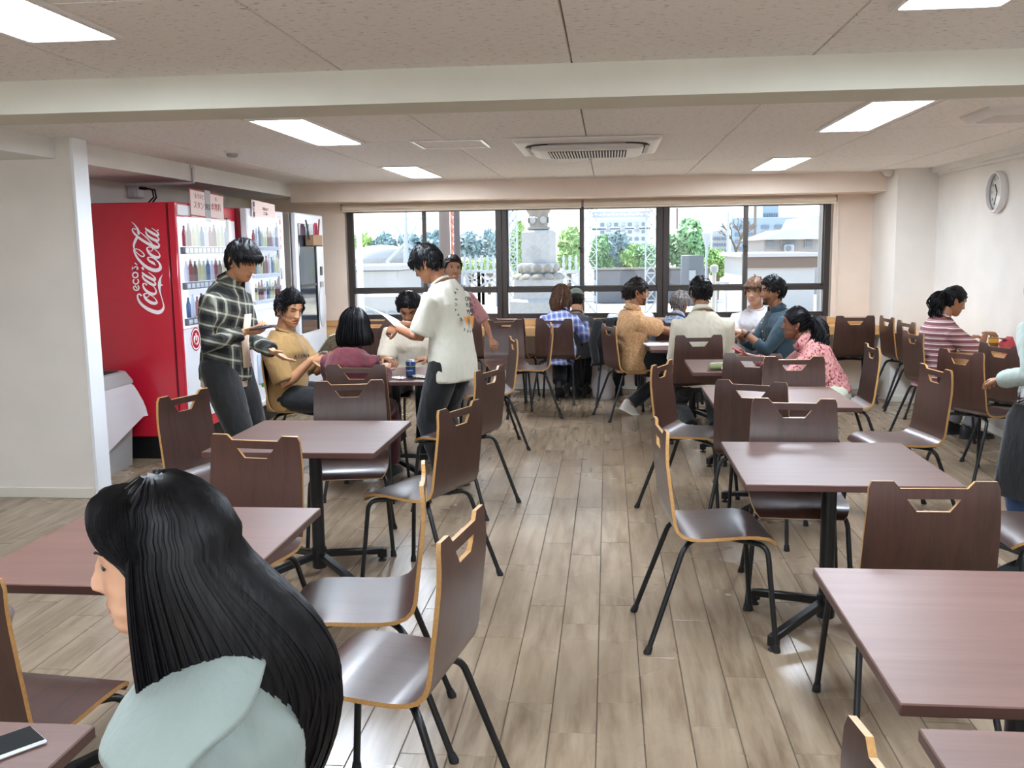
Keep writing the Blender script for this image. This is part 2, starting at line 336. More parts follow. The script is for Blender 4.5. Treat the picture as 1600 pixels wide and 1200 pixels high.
# ---------------------------------------------------------------- counters
m_oak = wood('honey_oak_counter', 'b98a55', 'd3a871', .35, 'X', 7, .3); m_oak_y = wood('honey_oak_side_counter', 'b08350', 'cba06a', .35, 'Y', 7, .3)
t = thing('window_counter', 'long honey-coloured wooden counter running under the row of windows', 'counter', (-.28, 10.2, 0))
MB().box((0, -.06, .665), (6.0, .32, .09), bev=.004).build('worktop', m_oak, t); MB().box((0, .155, .742), (6.0, .11, .065), bev=.003).build('sill_box', m_oak, t)
for x in (-2.2, -.7, .8, 2.2): MB().bar((x, .22, .35), (x, -.12, .6), .03, .03).build('bracket', m_trimw, t)
t = thing('side_counter', 'wooden counter fixed along the right wall below the clock', 'counter', (2.886, 6.88, 0))
MB().box((0, 0, .65), (.42, 5.4, .10), bev=.004).build('worktop', m_oak_y, t)
for y in (-2.2, -.5, 1.2, 2.4): MB().box((.11, y, .575), (.2, .05, .05)).build('bracket', m_trimw, t)
t = thing('wall_hatch', 'flush white access panel low on the right wall under the side counter', 'panel', (XR - .004, 7.95, .3))
MB().box((0, 0, 0), (.008, .42, .4), bev=.002).build('panel', m_trimw, t); MB().box((-.006, .1, .02), (.006, .02, .08)).build('handle', plain('light_grey', 'c5c6ca', .5), t)
# ---------------------------------------------------------------- chairs
m_ply_f = wood('mahogany_laminate', '2b1a15', '422820', .38, 'Z', 8, .45, c2='39221b'); m_ply_s = wood('mahogany_laminate_seat', '2b1a15', '422820', .42, 'Y', 8, .25, c2='39221b')
def ply_edge():
    a = NT('honey_plywood_edge').set('bb8a50', .4); v = a.obj((60, 60, 60)); wv = a.n('TexNoise', Scale=2.0, Detail=3.0); a.l(v, wv.inputs['Vector'])
    a.l(a.ramp(wv.outputs[0], [(.3, 'a67a45'), (.7, 'b98d55')]), a.b.inputs['Base Color']); return a.m
m_edge = ply_edge(); m_blk = plain('black_powder_coat', '131416', .38, .2); m_rub = plain('black_rubber', '0d0d0e', .7)
PROF = [(.238, .402), (.226, .418), (.205, .430), (.165, .438), (.10, .438), (.03, .433), (-.04, .430), (-.085, .433), (-.118, .445), (-.140, .466), (-.151, .495), (-.156, .53), (-.162, .58), (-.169, .63), (-.175, .68), (-.179, .715), (-.1805, .735), (-.1815, .757), (-.182, .775), (-.1815, .795), (-.180, .826), (-.178, .847)]
SPLIT = 9
def wof(i):
    t = i / (len(PROF) - 1)
    if i == 0: return .168
    if i == 1: return .184
    if i == 2: return .192
    if i < 9: return .199
    if i == len(PROF) - 1: return .176
    return .199 + (.1835 - .199) * (i - 9) / (len(PROF) - 10)
def cof(i): # half width of the middle strip (handle hole and notch)
    return {17: .047, 18: .061, 19: .076, 20: .095, 21: .114}.get(i, .047)
def shell(i0, i1, th=.0125):
    bm = bmesh.new(); V_ = {}
    nrm = []
    for i in range(len(PROF)):
        a = PROF[max(i - 1, 0)]; b = PROF[min(i + 1, len(PROF) - 1)]; dy, dz = b[0] - a[0], b[1] - a[1]; l = sqrt(dy * dy + dz * dz); nrm.append((dz / l, -dy / l))
    def vert(i, x, s):
        k = (i, round(x, 5), s)
        if k not in V_:
            y, z = PROF[i]; o = 0 if s == 0 else th; V_[k] = bm.verts.new((x, y + nrm[i][0] * o * 1 * -1 * -1 * (0 if s == 0 else 1) * 1 - 0, z + nrm[i][1] * o))
        return V_[k]
    def xs(i):
        w_, c = wof(i), cof(i); return [-w_, -(w_ * .55 + c * .45), -c, -c / 3, c / 3, c, (w_ * .55 + c * .45), w_]
    cells = {}
    for i in range(i0, i1):
        for j in range(7):
            if 2 <= j <= 4 and (i in (17, 18) or i >= 20): continue
            cells[i, j] = 1
    for (i, j) in cells:
        A, B = xs(i), xs(i + 1)
        q = [vert(i, A[j], 0), vert(i, A[j + 1], 0), vert(i + 1, B[j + 1], 0), vert(i + 1, B[j], 0)]; f = bm.faces.new(q); f.material_index = 0
        q = [vert(i, A[j], 1), vert(i + 1, B[j], 1), vert(i + 1, B[j + 1], 1), vert(i, A[j + 1], 1)]; f = bm.faces.new(q); f.material_index = 0
        for (di, dj, e) in ((-1, 0, (i, j, i, j + 1)), (1, 0, (i + 1, j + 1, i + 1, j)), (0, -1, (i + 1, j, i, j)), (0, 1, (i, j + 1, i + 1, j + 1))):
            if (i + di, j + dj) in cells: continue
            x1 = (A if e[0] == i else B)[e[1]]; x2 = (A if e[2] == i else B)[e[3]]
            f = bm.faces.new([vert(e[0], x1, 0), vert(e[0], x1, 1), vert(e[2], x2, 1), vert(e[2], x2, 0)]); f.material_index = 1
    bmesh.ops.recalc_face_normals(bm, faces=bm.faces); return bm
def shell_mesh(name, i0, i1, m):
    bm = shell(i0, i1); me = bpy.data.meshes.new(name); bm.to_mesh(me); bm.free(); me.materials.append(m); me.materials.append(m_edge)
    me.shade_smooth(); me.set_sharp_from_angle(angle=rad(40)); return me
def arc(p0, p1, p2, r, n=5):
    p0, p1, p2 = V(p0), V(p1), V(p2); a = p1 + (p0 - p1).normalized() * r; b = p1 + (p2 - p1).normalized() * r
    return [((1 - t) ** 2) * a + 2 * t * (1 - t) * p1 + t * t * b for t in [k / n for k in range(n + 1)]]
_ch = {}
def chair_parts(t):
    if not _ch:
        _ch['seat'] = shell_mesh('seat', 0, SPLIT, m_ply_s); _ch['backrest'] = shell_mesh('backrest', SPLIT, len(PROF) - 1, m_ply_f)
        for k, (sx, fr) in enumerate(((-1, 0), (1, 0), (-1, 1), (1, 1))):
            ft = (sx * .214, .24 if fr else -.245, .012); bd = (sx * (.186 if fr else .172), .205 if fr else -.105, .409); ce = (sx * .022, .012 if fr else -.002, .411)
            m = MB().tube([ft] + arc(ft, bd, ce, .045, 6) + [ce], .0105, 10); _ch['leg', k] = m.mesh('leg', m_blk)
            d = (V(bd) - V(ft)).normalized(); f0 = V(ft) + d * .018; f1 = V(ft) - d * .012; f1.z = 0.0
            _ch['foot_cap', k] = MB().tube([f0, V(ft) + d * .004, f1 + V((0, 0, .004)), f1], [.0125, .014, .0155, .0145], 10).mesh('foot_cap', m_rub)
        _ch['under_frame'] = MB().box((0, .005, .410), (.06, .06, .016), bev=.004).mesh('under_frame', m_blk); _ch['spacer'] = MB().box((0, 0, 0), (.028, .02, .022), bev=.003).mesh('spacer', m_blk)
    put('seat', _ch['seat'], t); put('backrest', _ch['backrest'], t); put('under_frame', _ch['under_frame'], t)
    for sx in (-1, 1):
        for y in (.14, -.07): put('spacer', _ch['spacer'], t, (sx * (.125 if y > 0 else .115), y, .421))
    for k in range(4): l = put('leg', _ch['leg', k], t); put('foot_cap', _ch['foot_cap', k], l)
CHAIRS = [  # x, y, yaw of the facing direction, label
 (.375, 3.747, 5.3, 'brown chair pulled out sideways at the left of the table right of the aisle'),
 (.479, 5.70, -22, 'brown chair just behind the sideways aisle chair, turned slightly to the camera'),
 (.79, 5.12, 68, 'brown chair with its back to us left of the grey-sheened chair, right of the aisle'),
 (.817, 4.207, 265, 'brown chair with grey sheen facing us across the shining table right of the aisle'),
 (.935, 3.0, 91, 'brown chair with its broad dark back to us at the near right table'),
 (1.645, 5.51, 188.5, 'lavender-shining brown chair facing left beyond the broad dark chair back at the right'),
 (2.40, 6.45, 26, 'dark brown chair angled to the side counter in front of the striped-shirt woman'),
 (2.805, 8.86, 7, 'brown chair tucked at the side counter directly behind the striped-shirt woman'),
 (2.533, 7.75, 6, 'brown chair on which the striped-shirt woman sits'),
 (2.80, 9.43, 4, 'brown chair tucked at the side counter nearest the corner column'),
 (2.36, 9.72, 91, 'brown chair with its back to us below the blind cord by the window corner'),
 (1.93, 9.72, 83, 'brown chair at the window counter half hidden behind the floral-top woman'),
 (.68, 7.74, 96, 'brown chair under the man in the cream shirt'),
 (.962, 6.42, 76, 'half-hidden brown chair facing away, back to back with another, at the pencil case table'),
 (1.149, 5.90, 271, 'brown chair facing us before the floral-top woman, nearer of two back-to-back chairs'),
 (.10, 9.58, 90, 'brown chair at the window counter with a black jacket hanging on it'),
 (.17, 8.68, 20, 'brown chair on which the man in the tan patterned shirt sits'),
 (-.501, 9.62, 80, 'brown chair under the long-haired woman at the window counter'),
 (-.69, 8.78, 186, 'empty brown chair standing sideways and facing left before the window counter'),
 (-.978, 9.15, 282, 'brown chair facing us just behind the empty sideways chair near the window'),
 (-.98, 9.78, 79, 'brown chair at the window counter with its back left of the long-haired woman'),
 (-1.521, 5.86, 89, 'brown chair under the woman in the maroon top'),
 (-1.339, 4.804, 282, 'brown chair facing us at the far side of the empty table left of the aisle'),
 (-.849, 5.564, 160, 'brown chair facing left beside the standing man in the printed white shirt'),
 (-.82, 4.253, 158, 'brown chair at the right of the left aisle table, its back towards the aisle'),
 (-.744, 2.851, 190, 'brown chair seen edge-on at the right of the table behind the woman in front'),
 (-.54, 2.364, 171, 'nearest large brown chair beside the aisle with glossy seat and honey edge'),
 (-1.928, 4.486, -16, 'brown chair standing between the red vending machine and the left aisle table'),
 (-1.353, 3.29, 262, 'brown chair facing us directly behind the dark-haired woman, striped grain on its back'),
 (-2.2, 6.55, 5, 'brown chair under the man in the mustard T-shirt'),
 (-1.448, 2.05, 84, 'dark brown chair cut by the left picture edge above the phone table'),
 (-2.02, 2.50, 28, 'brown chair at the left, only its seat corner and a leg showing'),
 (-1.47, 7.45, 268, 'brown chair under the man in the pale cream T-shirt'),
 (-2.35, 9.70, 92, 'leftmost brown chair at the window counter, left of the maroon-top woman'),
 (-1.93, 9.66, 88, 'brown chair at the window counter right of the maroon-top woman, below the paper'),
 (-1.45, 9.72, 90, 'brown chair at the window counter behind the smiling woman'),
 (-.90, 7.35, 195, 'brown chair in front of the smiling woman, partly hidden by the printed white shirt'),
 (-.80, 1.33, 182, 'brown chair hidden under the long-haired woman in front'),
 (.55, 1.22, 8, 'brown chair at the bottom picture edge with only its upright edge showing'),
 (1.72, 3.78, 182, 'brown chair cut by the right picture edge with a black bag beneath it'),
 (2.79, 6.82, 22, 'brown chair pushed against the side counter right of the angled dark chair'),
 (.66, 9.22, 80, 'brown chair under the grey-haired person'),
 (1.45, 9.10, 262, 'brown chair under the smiling young man in the white T-shirt'),
 (1.58, 8.52, 190, 'brown chair under the man in the teal shirt'),
 (1.613, 6.73, 180, 'glossy brown chair edge-on at the right of the pencil case table, under the floral-top woman'),
]
for k, (x, y, a, lb) in enumerate(CHAIRS):
    t = thing('dining_chair', lb, 'chair', (x, y, 0), rad(a - 90), 'brown plywood dining chairs'); chair_parts(t)
# ---------------------------------------------------------------- tables
m_top = wood('mauve_wood_laminate_top', '5a4139', '6d5047', .42, 'X', 5, 0, .01); m_top.node_tree.nodes['Principled BSDF'].inputs['Specular IOR Level'].default_value = .3
m_topedge = plain('dark_laminate_edge', '4a2f29', .4)
ZT = .682
_tb = {}
def table(x, y, lb, w_=.76, d_=.775, rz=0, two=False):
    t = thing('dining_table', lb, 'table', (x, y, 0), rz, 'mauve-brown dining tables')
    m = MB(); m.box((0, 0, ZT - .013), (w_, d_, .026), bev=.003); o = m.build('tabletop', [m_top, m_topedge], t)
    for p in o.data.polygons:
        if abs(p.normal.z) < .5 or p.normal.z < -.5: p.material_index = 1
    MB().lathe([(.03, .07), (.03, ZT - .03), (.06, ZT - .028), (.06, ZT - .0265)], 16).build('column', m_blk, t)
    m = MB(); m.lathe([(.034, .045), (.036, .05), (.036, .14), (.03, .145)], 16); m.build('hub', m_blk, t)
    for k in range(4):
        a = pi / 4 + k * pi / 2; c, s_ = cos(a), sin(a); e = V((c * .345, s_ * .345, .052))
        m = MB().bar((c * .02, s_ * .02, .108), e, .036, .03, .004); m.box((e.x, e.y, .04), (.036, .036, .045), a, .003); l = m.build('base_arm', m_blk, t)
        MB().lathe([(.02, 0), (.021, .004), (.014, .01), (.005, .012), (.005, .024)], 14, (e.x, e.y, 0)).build('glide', m_rub, l)
    return t
table(.87, 3.818, 'empty mauve-brown table right of the aisle, its top shining white')
table(.945, 5.51, 'mauve-brown table in the second row right of the aisle, nothing on it')
table(.95, 6.95, 'mauve-brown table with the green pencil case on it')
table(-1.365, 4.30, 'empty mauve-brown table left of the aisle with its black base arm in view')
table(-1.335, 2.66, 'mauve-brown table behind the dark-haired woman in front')
table(.92, 2.14, 'nearest large table top at the right picture edge')
table(.925, 1.275, 'table top cut off at the bottom right corner of the picture')
table(-1.31, 1.18, 'table top in the bottom left corner with a phone on it')
table(.73, 8.42, 'table in the back group before the cream-shirted man')
table(-1.52, 6.49, 'table in the left group with the blue can and papers on it')
# ---------------------------------------------------------------- ceiling fixtures
m_lampw = plain('white_lamp_frame', 'e6e3df', .45); m_diff = emit('lit_diffuser', 'e2eefc', LAMP)
for x, y, lb in ((-1.725, 2.475, 'long recessed ceiling light in the top left corner before the beam'), (1.0, 2.475, 'recessed ceiling light cut by the top edge at the right'), (-1.745, 5.69, 'long recessed ceiling light left of the square hatch'), (1.44, 5.64, 'long recessed ceiling light behind the beam at the right'), (-1.745, 8.72, 'small-looking far ceiling light left of the air conditioner'), (1.47, 8.70, 'small-looking far ceiling light above the right window'), (-1.725, -.75, 'ceiling light behind the camera at the left'), (1.0, -.75, 'ceiling light behind the camera at the right')):
    t = thing('ceiling_light', lb, 'light', (x, y, ZC), 0, 'recessed ceiling lights'); w_, l_ = .33, 1.27
    f = MB()
    for sx in (-1, 1): f.box((sx * (w_ / 2 - .011), 0, -.006), (.022, l_, .016), bev=.003)
    for sy in (-1, 1): f.box((0, sy * (l_ / 2 - .011), -.006), (w_ - .044, .022, .016), bev=.003)
    f.build('frame', m_lampw, t); MB().box((0, 0, -.003), (w_ - .044, l_ - .044, .004)).build('diffuser', m_diff, t)
m_ac = plain('off_white_plastic', 'dcd7d2', .45); m_dark = plain('dark_recess', '17161a', .8)
t = thing('air_conditioner', 'square white cassette air conditioner in the middle of the ceiling', 'air conditioner', (-.14, 6.76, ZC - .003))
def rrect(w_, h_, r, n=5):
    o = []
    for cx, cy, a0 in ((w_ / 2 - r, h_ / 2 - r, 0), (-w_ / 2 + r, h_ / 2 - r, 90), (-w_ / 2 + r, -h_ / 2 + r, 180), (w_ / 2 - r, -h_ / 2 + r, 270)):
        o += [(cx + r * cos(rad(a0 + 90 * k / n)), cy + r * sin(rad(a0 + 90 * k / n))) for k in range(n + 1)]
    return o
def rr3(w_, h_, r, z): return [(a, b, z) for a, b in rrect(w_, h_, r)]
MB().loft([rr3(.96, .98, .01, .0), rr3(.96, .98, .01, -.012), rr3(.93, .95, .02, -.026), rr3(.84, .86, .08, -.03)], True).build('fascia', m_ac, t)
MB().loft([rr3(.80, .82, .16, -.0305), rr3(.80, .82, .16, -.034)]).build('air_slot', m_dark, t)
MB().loft([rr3(.74, .74, .12, -.036), rr3(.74, .74, .12, -.052), rr3(.70, .70, .10, -.062), rr3(.62, .58, .03, -.066)]).build('drop_panel', m_ac, t)
MB().loft([rr3(.52, .50, .01, -.0662), rr3(.52, .50, .01, -.0675)]).build('intake', m_dark, t)
for k in range(26):
    g = MB().box((-.245 + .0196 * k, 0, -.0705), (.009, .49, .007)).build('grille_bar', m_ac, t)
for sx in (-1, 1):
    MB().box((sx * .395, 0, -.036), (.03, .5, .008), bev=.003).build('louver', plain('grey_louver', '9b938e', .5), t); MB().box((0, sx * .405, -.036), (.5, .03, .008), bev=.003).build('louver', plain('grey_louver', '9b938e', .5), t)
m_alw = plain('bare_aluminium', 'b9b6b4', .3, .6)
t = thing('ceiling_hatch', 'square ceiling access hatch with bright metal edges beside the air conditioner', 'hatch', (-1.04, 6.52, ZC))
for sx in (-1, 1):
    MB().box((sx * .225, 0, -.003), (.022, .47, .008)).build('side_rail', m_alw, t); MB().box((0, sx * .225, -.003), (.43, .012, .008)).build('end_rail', m_alw, t)
MB().box((0, 0, -.002), (.42, .43, .005)).build('lid', m_ceil, t)
t = thing('ceiling_vent', 'square white exhaust vent on the ceiling at the right edge', 'vent', (2.27, 5.60, ZC))
MB().loft([rr3(.60, .42, .01, 0), rr3(.60, .42, .01, -.012), rr3(.52, .36, .01, -.04)]).build('hood', m_ac, t); MB().loft([rr3(.47, .31, .008, -.0402), rr3(.45, .29, .008, -.046)]).build('grille', plain('pale_grille', 'cfc6c2', .6), t)
t = thing('smoke_detector', 'round white smoke detector on the ceiling above the red machine', 'detector', (-2.60, 6.62, ZC))
MB().lathe([(.055, 0), (.055, -.012), (.046, -.02)], 24).build('base', m_ac, t); MB().lathe([(.04, -.02), (.04, -.034), (.028, -.045), (.012, -.047)], 24).build('sensor_head', plain('grey_plastic', 'a5a09c', .5), t)
t = thing('dome_sensor', 'half round white sensor under the ceiling by the corner column', 'sensor', (2.70, 9.80, ZC))
MB().lathe([(.075, 0), (.075, -.012), (.07, -.016)], 24).build('base', m_ac, t); MB().lathe([(.062, -.016), (.056, -.035), (.04, -.052), (.015, -.061), (.002, -.062)], 24).build('dome', m_ac, t)
t = thing('ceiling_rose', 'small white round ceiling plate just behind the air conditioner', 'plate', (-.14, 7.69, ZC))
MB().lathe([(.06, 0), (.06, -.006), (.045, -.012), (.01, -.014)], 24).build('plate', m_ac, t); MB().lathe([(.012, -.014), (.012, -.024), (.004, -.026)], 12).build('nozzle', m_alw, t)
# wall clock
m_ring = plain('white_clock_ring', 'e4e2e4', .35); m_ink = plain('black_ink', '1b1b1d', .6)
t = thing('wall_clock', 'round white-rimmed wall clock high on the right wall', 'clock', (XR, 8.14, 1.925)); RX = M4.Rotation(-pi / 2, 3, 'Y')
MB().lathe([(.158, 0), (.165, .012), (.165, .045), (.158, .056), (.146, .056), (.143, .03)], 40, R=RX, caps=False).build('rim', m_ring, t)
MB().lathe([(.147, 0), (.147, .02)], 40, R=RX).build('dial', plain('clock_dial', 'd9d8cf', .5), t)
for h in range(12):
    a = 2 * pi * (h + 1) / 12; strip_text(str(h + 1), .036, m_ink, 'numeral', t, face_mtx((-.0205, -sin(a) * .112 * -1 * -1, cos(a) * .112), (0, -1, 0), (0, 0, 1)))
for L, w_, a, nm in ((.075, .010, rad(-35), 'hour_hand'), (.11, .007, rad(205), 'minute_hand')):
    MB().bar((-.024, 0, 0), (-.024, -sin(a) * L, cos(a) * L), .003, w_, up=(1, 0, 0)).build(nm, m_ink, t)
MB().lathe([(.145, .03), (.10, .034), (.002, .037)], 40, R=RX, caps=False).build('glass', glassy('clock_glass', (.97, .98, .98, 1), 1.2), t)
# ---------------------------------------------------------------- vending machines
m_red = NT('vending_red').set('c01f33', .22, 0, Coat_Weight=.4).m; m_white = plain('vending_white', 'e6e8ee', .3); m_grey = plain('vending_grey', '9a958f', .4); m_print = plain('white_print', 'f3eef0', .5)
m_case = emit('lit_display_back', 'e8eefc', .45); m_vglass = glassy('vending_glass', (.95, .97, 1, 1), 1.7)
def shelf_bottle(par, x, y, z, h, r, col): MB().lathe([(r * .9, 0), (r, .008), (r, h * .62), (r * .45, h * .86), (r * .42, h)], 12, (x, y, z)).build('sample_bottle', plain('bottle_' + col, col, .25), par)
def vending(name, lb, X, ya, yb, body, xb=-3.84):
    t = thing(name, lb, 'vending machine', (X, (ya + yb) / 2, 0)); W = yb - ya; D = X - xb
    MB().box((-D / 2 - .03, 0, 1.035), (D - .06, W, 1.73), bev=.008).build('cabinet', body, t)
    MB().box((-D / 2 - .02, 0, .085), (D - .12, W - .03, .165)).build('plinth', m_blk, t)
    return t, W, D
t, W, D = vending('vending_machine', 'red drinks vending machine with white script lettering on its side', -3.12, 6.79, 7.93, m_red)
MB().box((-.0275, 0, 1.04), (.055, W, 1.72), bev=.006).build('door', m_red, t)
MB().box((-.0, -.10, 1.845), (.012, .86, .075), bev=.003).build('header_panel', m_white, t)
MB().box((.001, -.10, 1.385), (.012, .88, .82), bev=.003).build('display_back', m_case, t)
MB().box((.001, -.09, .62), (.014, .90, .70), bev=.004).build('lower_panel', m_white, t)
MB().box((.003, .445, 1.36), (.014, .17, .86), bev=.004).build('coin_panel', m_white, t)
MB().box((.011, .37, 1.38), (.012, .025, .86)).build('dark_frame', m_blk, t)
cols = ['8f2f38', 'cfd6e6', '3b5a8a', 'b8c9a0', 'd6c7a0', '54423c']
for r_, z in enumerate((1.555, 1.295, 1.03)):
    MB().box((.022, -.10, z - .005), (.028, .87, .052), bev=.003).build('button_strip', plain('grey_strip', '6a6d78', .4), t)
    for k in range(11):
        MB().box((.04, -.49 + k * .078, z - .005), (.008, .05, .034), bev=.002).build('button', m_white, t)
        shelf_bottle(t, .026, -.49 + k * .078, z + .026, .15 + .02 * (k % 2), .017, cols[(k * 5 + r_) % 6])
MB().box((.052, -.10, 1.385), (.003, .87, .82)).build('glass', m_vglass, t)
t2 = MB().lathe([(.088, 0), (.088, .002)], 32, (.009, -.36, .885), RX.inverted()).build('power_emblem', m_red, t)
MB().lathe([(.080, .0022), (.070, .0022)], 32, (.009, -.36, .885), RX.inverted(), caps=False).build('ring', m_print, t2)
pm = MB(); pm.tube([(.012, -.36 + .036 * sin(rad(a)), .882 + .036 * cos(rad(a))) for a in range(40, 321, 20)], .006, 6); pm.tube([(.012, -.36, .875), (.012, -.36, .93)], .006, 6); pm.build('power_mark', m_print, t2)
MB().box((.012, -.06, .50), (.014, .34, .20), bev=.006).build('delivery_flap', plain('pale_blue_plastic', 'b8c6d8', .3), t)
MB().box((.010, .49, .40), (.012, .14, .45), bev=.004).build('red_lower_panel', m_red, t)
MB().box((.018, .49, .55), (.004, .07, .09)).build('notice_sticker', m_print, t); MB().box((.018, .49, .30), (.004, .08, .09)).build('notice_sticker', m_print, t)
for y in (-.5, .5): MB().lathe([(.04, 0), (.04, .012), (.015, .02), (.015, .17)], 12, (-.05, y, 0)).build('levelling_foot', m_alw, t)
sd = MB().box((-.055 - .004, -W / 2 - .001, 1.04), (.006, .004, 1.70)).build('side_seam', plain('dark_red', '5c0f1a', .4), t)
# script lettering printed on the side panel (strokes as flat ribbons)
LOGO = [[(881,2242,151),(816,2336,131),(688,2381,98),(589,2282,111),(605,2048,144),(727,1781,183),(956,1528,216),(1268,1307,249),(1585,1154,275),(1905,1045,288),(2166,1043,281),(2404,1179,215),(2531,1422,130),(2511,1703,85),(2444,2016,72),(2367,2328,85),(2314,2609,130),(2300,2827,182),(2321,3045,241),(2349,3262,221),(2424,3509,130),(2606,3802,13)],[(2334,3038,228),(2463,3025,130),(2599,3020,13)],[(1475,2415,52),(1263,2417,72),(1107,2377,111),(1089,2262,144),(1189,2058,183),(1373,1885,209),(1625,1736,229),(1883,1693,216),(2018,1754,163),(2010,1879,98),(1893,2068,72),(1707,2225,65),(1504,2352,59),(1459,2415,52)],[(1474,2399,59),(1465,2259,59),(1326,2144,52),(1198,2183,52)],[(1347,3017,124),(1264,3133,85),(1135,3156,85),(1064,3073,111),(1113,2839,150),(1262,2635,183),(1511,2461,209),(1783,2371,209),(1982,2426,157),(2036,2596,111),(1973,2768,78),(1853,2925,59),(1715,3051,52)],[(1056,3989,46),(1120,3880,143),(1337,3707,182),(1588,3565,195),(1840,3438,208),(1984,3405,176),(2015,3529,124),(1859,3717,78),(1544,3968,52)],[(1081,3788,72),(1078,3648,117),(1189,3460,157),(1405,3287,183),(1655,3129,202),(1877,3034,195),(2011,3079,143),(2003,3203,98),(1865,3329,65)],[(1083,4361,98),(1131,4261,176),(1178,4143,111)],[(2137,4450,13),(1969,4619,188),(1796,4702,162),(1627,4834,130),(1562,4973,110),(1658,5049,78),(1915,5015,78),(2165,4873,97),(2372,4670,123),(2485,4422,182),(2446,4221,240),(2210,4097,273),(1919,4125,260),(1602,4247,241),(1291,4451,215),(986,4749,189),(747,5061,163),(607,5372,137),(549,5573,111),(627,5649,72),(790,5653,65),(1011,5558,71),(1225,5370,84),(1311,5208,97),(1223,5111,91),(1047,5150,78),(846,5307,72),(665,5510,72),(587,5650,91),(561,5866,143),(619,6096,175),(740,6325,195),(856,6492,182)],[(977,6690,130),(997,6843,201),(953,7043,169),(839,7259,123),(676,7476,71),(502,7623,13)],[(807,7045,65),(700,7130,78),(576,7125,84),(541,7003,110),(645,6811,143),(856,6593,162),(1163,6343,182),(1505,6123,201),(1849,5934,233),(2164,5797,253),(2389,5779,207),(2494,5900,142),(2433,6039,91),(2252,6149,65)],[(1088,6887,39),(1318,6700,71),(1592,6441,84),(1803,6217,84),(1983,6000,97)],[(2012,5707,58),(1869,5761,58),(1709,5782,71),(1568,5722,110),(1579,5559,149),(1741,5310,188),(1988,5122,214),(2273,5026,201),(2456,5085,149),(2482,5239,91),(2365,5425,65),(2181,5582,58),(2011,5698,52)],[(1981,5738,58),(1961,5585,58),(1834,5479,52),(1675,5536,45)],[(1522,7202,39),(1604,7072,142),(1851,6906,188),(2130,6734,207),(2365,6623,200),(2488,6667,142),(2459,6805,97),(2276,6976,65),(2004,7149,52)],[(1570,6957,65),(1555,6834,104),(1669,6618,149),(1915,6430,181),(2197,6288,201),(2404,6239,175),(2499,6345,116),(2436,6469,78),(2282,6578,58)],[(734,3770,98),(700,3674,98),(621,3604,98),(518,3579,98),(418,3606,98),(349,3678,98),(329,3774,98),(363,3870,98),(442,3940,98),(545,3964,98),(645,3937,98),(714,3866,98),(734,3770,98)],[(669,3474,98),(723,3415,98),(745,3338,98),(731,3258,98),(684,3188,98),(612,3141,98),(528,3125,98),(446,3143,98),(381,3191,98),(344,3262,98),(342,3342,98),(375,3418,98),(437,3477,98)],[(654,3017,98),(711,2965,98),(741,2896,98),(740,2819,98),(707,2748,98),(648,2692,98),(572,2662,98),(491,2661,98),(418,2690,98),(365,2745,98),(339,2816,98),(346,2893,98),(383,2963,98)],[(446,3026,85),(543,2869,85),(613,2797,85)],[(329,4139,72),(353,4340,72),(483,4229,72),(602,4118,72),(502,4229,72),(550,4356,72),(675,4384,72),(763,4317,72),(771,4215,72),(705,4186,72),(664,4238,72),(741,4288,72)],[(550,4668,72),(642,4583,91),(733,4492,59)],[(2503,6982,65),(2498,6967,65),(2485,6956,65),(2469,6952,65),(2453,6956,65),(2442,6968,65),(2438,6983,65),(2444,6998,65),(2456,7009,65),(2473,7013,65),(2489,7009,65),(2500,6997,65),(2503,6982,65)]]
lg = MB()
def crom(P, n=7):
    P = [P[0]] + P + [P[-1]]; o = []
    for i in range(1, len(P) - 2):
        for k in range(n):
            s_ = k / n; o.append(tuple(.5 * ((2 * P[i][j]) + (P[i + 1][j] - P[i - 1][j]) * s_ + (2 * P[i - 1][j] - 5 * P[i][j] + 4 * P[i + 1][j] - P[i + 2][j]) * s_ * s_ + (-P[i - 1][j] + 3 * P[i][j] - 3 * P[i + 1][j] + P[i + 2][j]) * s_ ** 3) for j in range(3)))
    return o + [tuple(P[-1])]
for si, st in enumerate(LOGO):
    P = crom([(a / 1e4 - 3.5, b / 1e4 + 1.0, c / 1e4) for a, b, c in st]); Q = []; yy = 6.7885 - .00012 * si
    for i, (x, z, w_) in enumerate(P):
        a = P[max(i - 1, 0)]; b = P[min(i + 1, len(P) - 1)]; dx, dz = b[0] - a[0], b[1] - a[1]; l = sqrt(dx * dx + dz * dz) or 1; nx, nz = -dz / l * w_ / 2, dx / l * w_ / 2
        Q.append([(x + nx - t.location.x, yy - t.location.y, z + nz), (x - nx - t.location.x, yy - t.location.y, z - nz)])
    lg.grid(Q)
lo = lg.build('script_lettering', m_print, t, smooth=False, fixn=False)
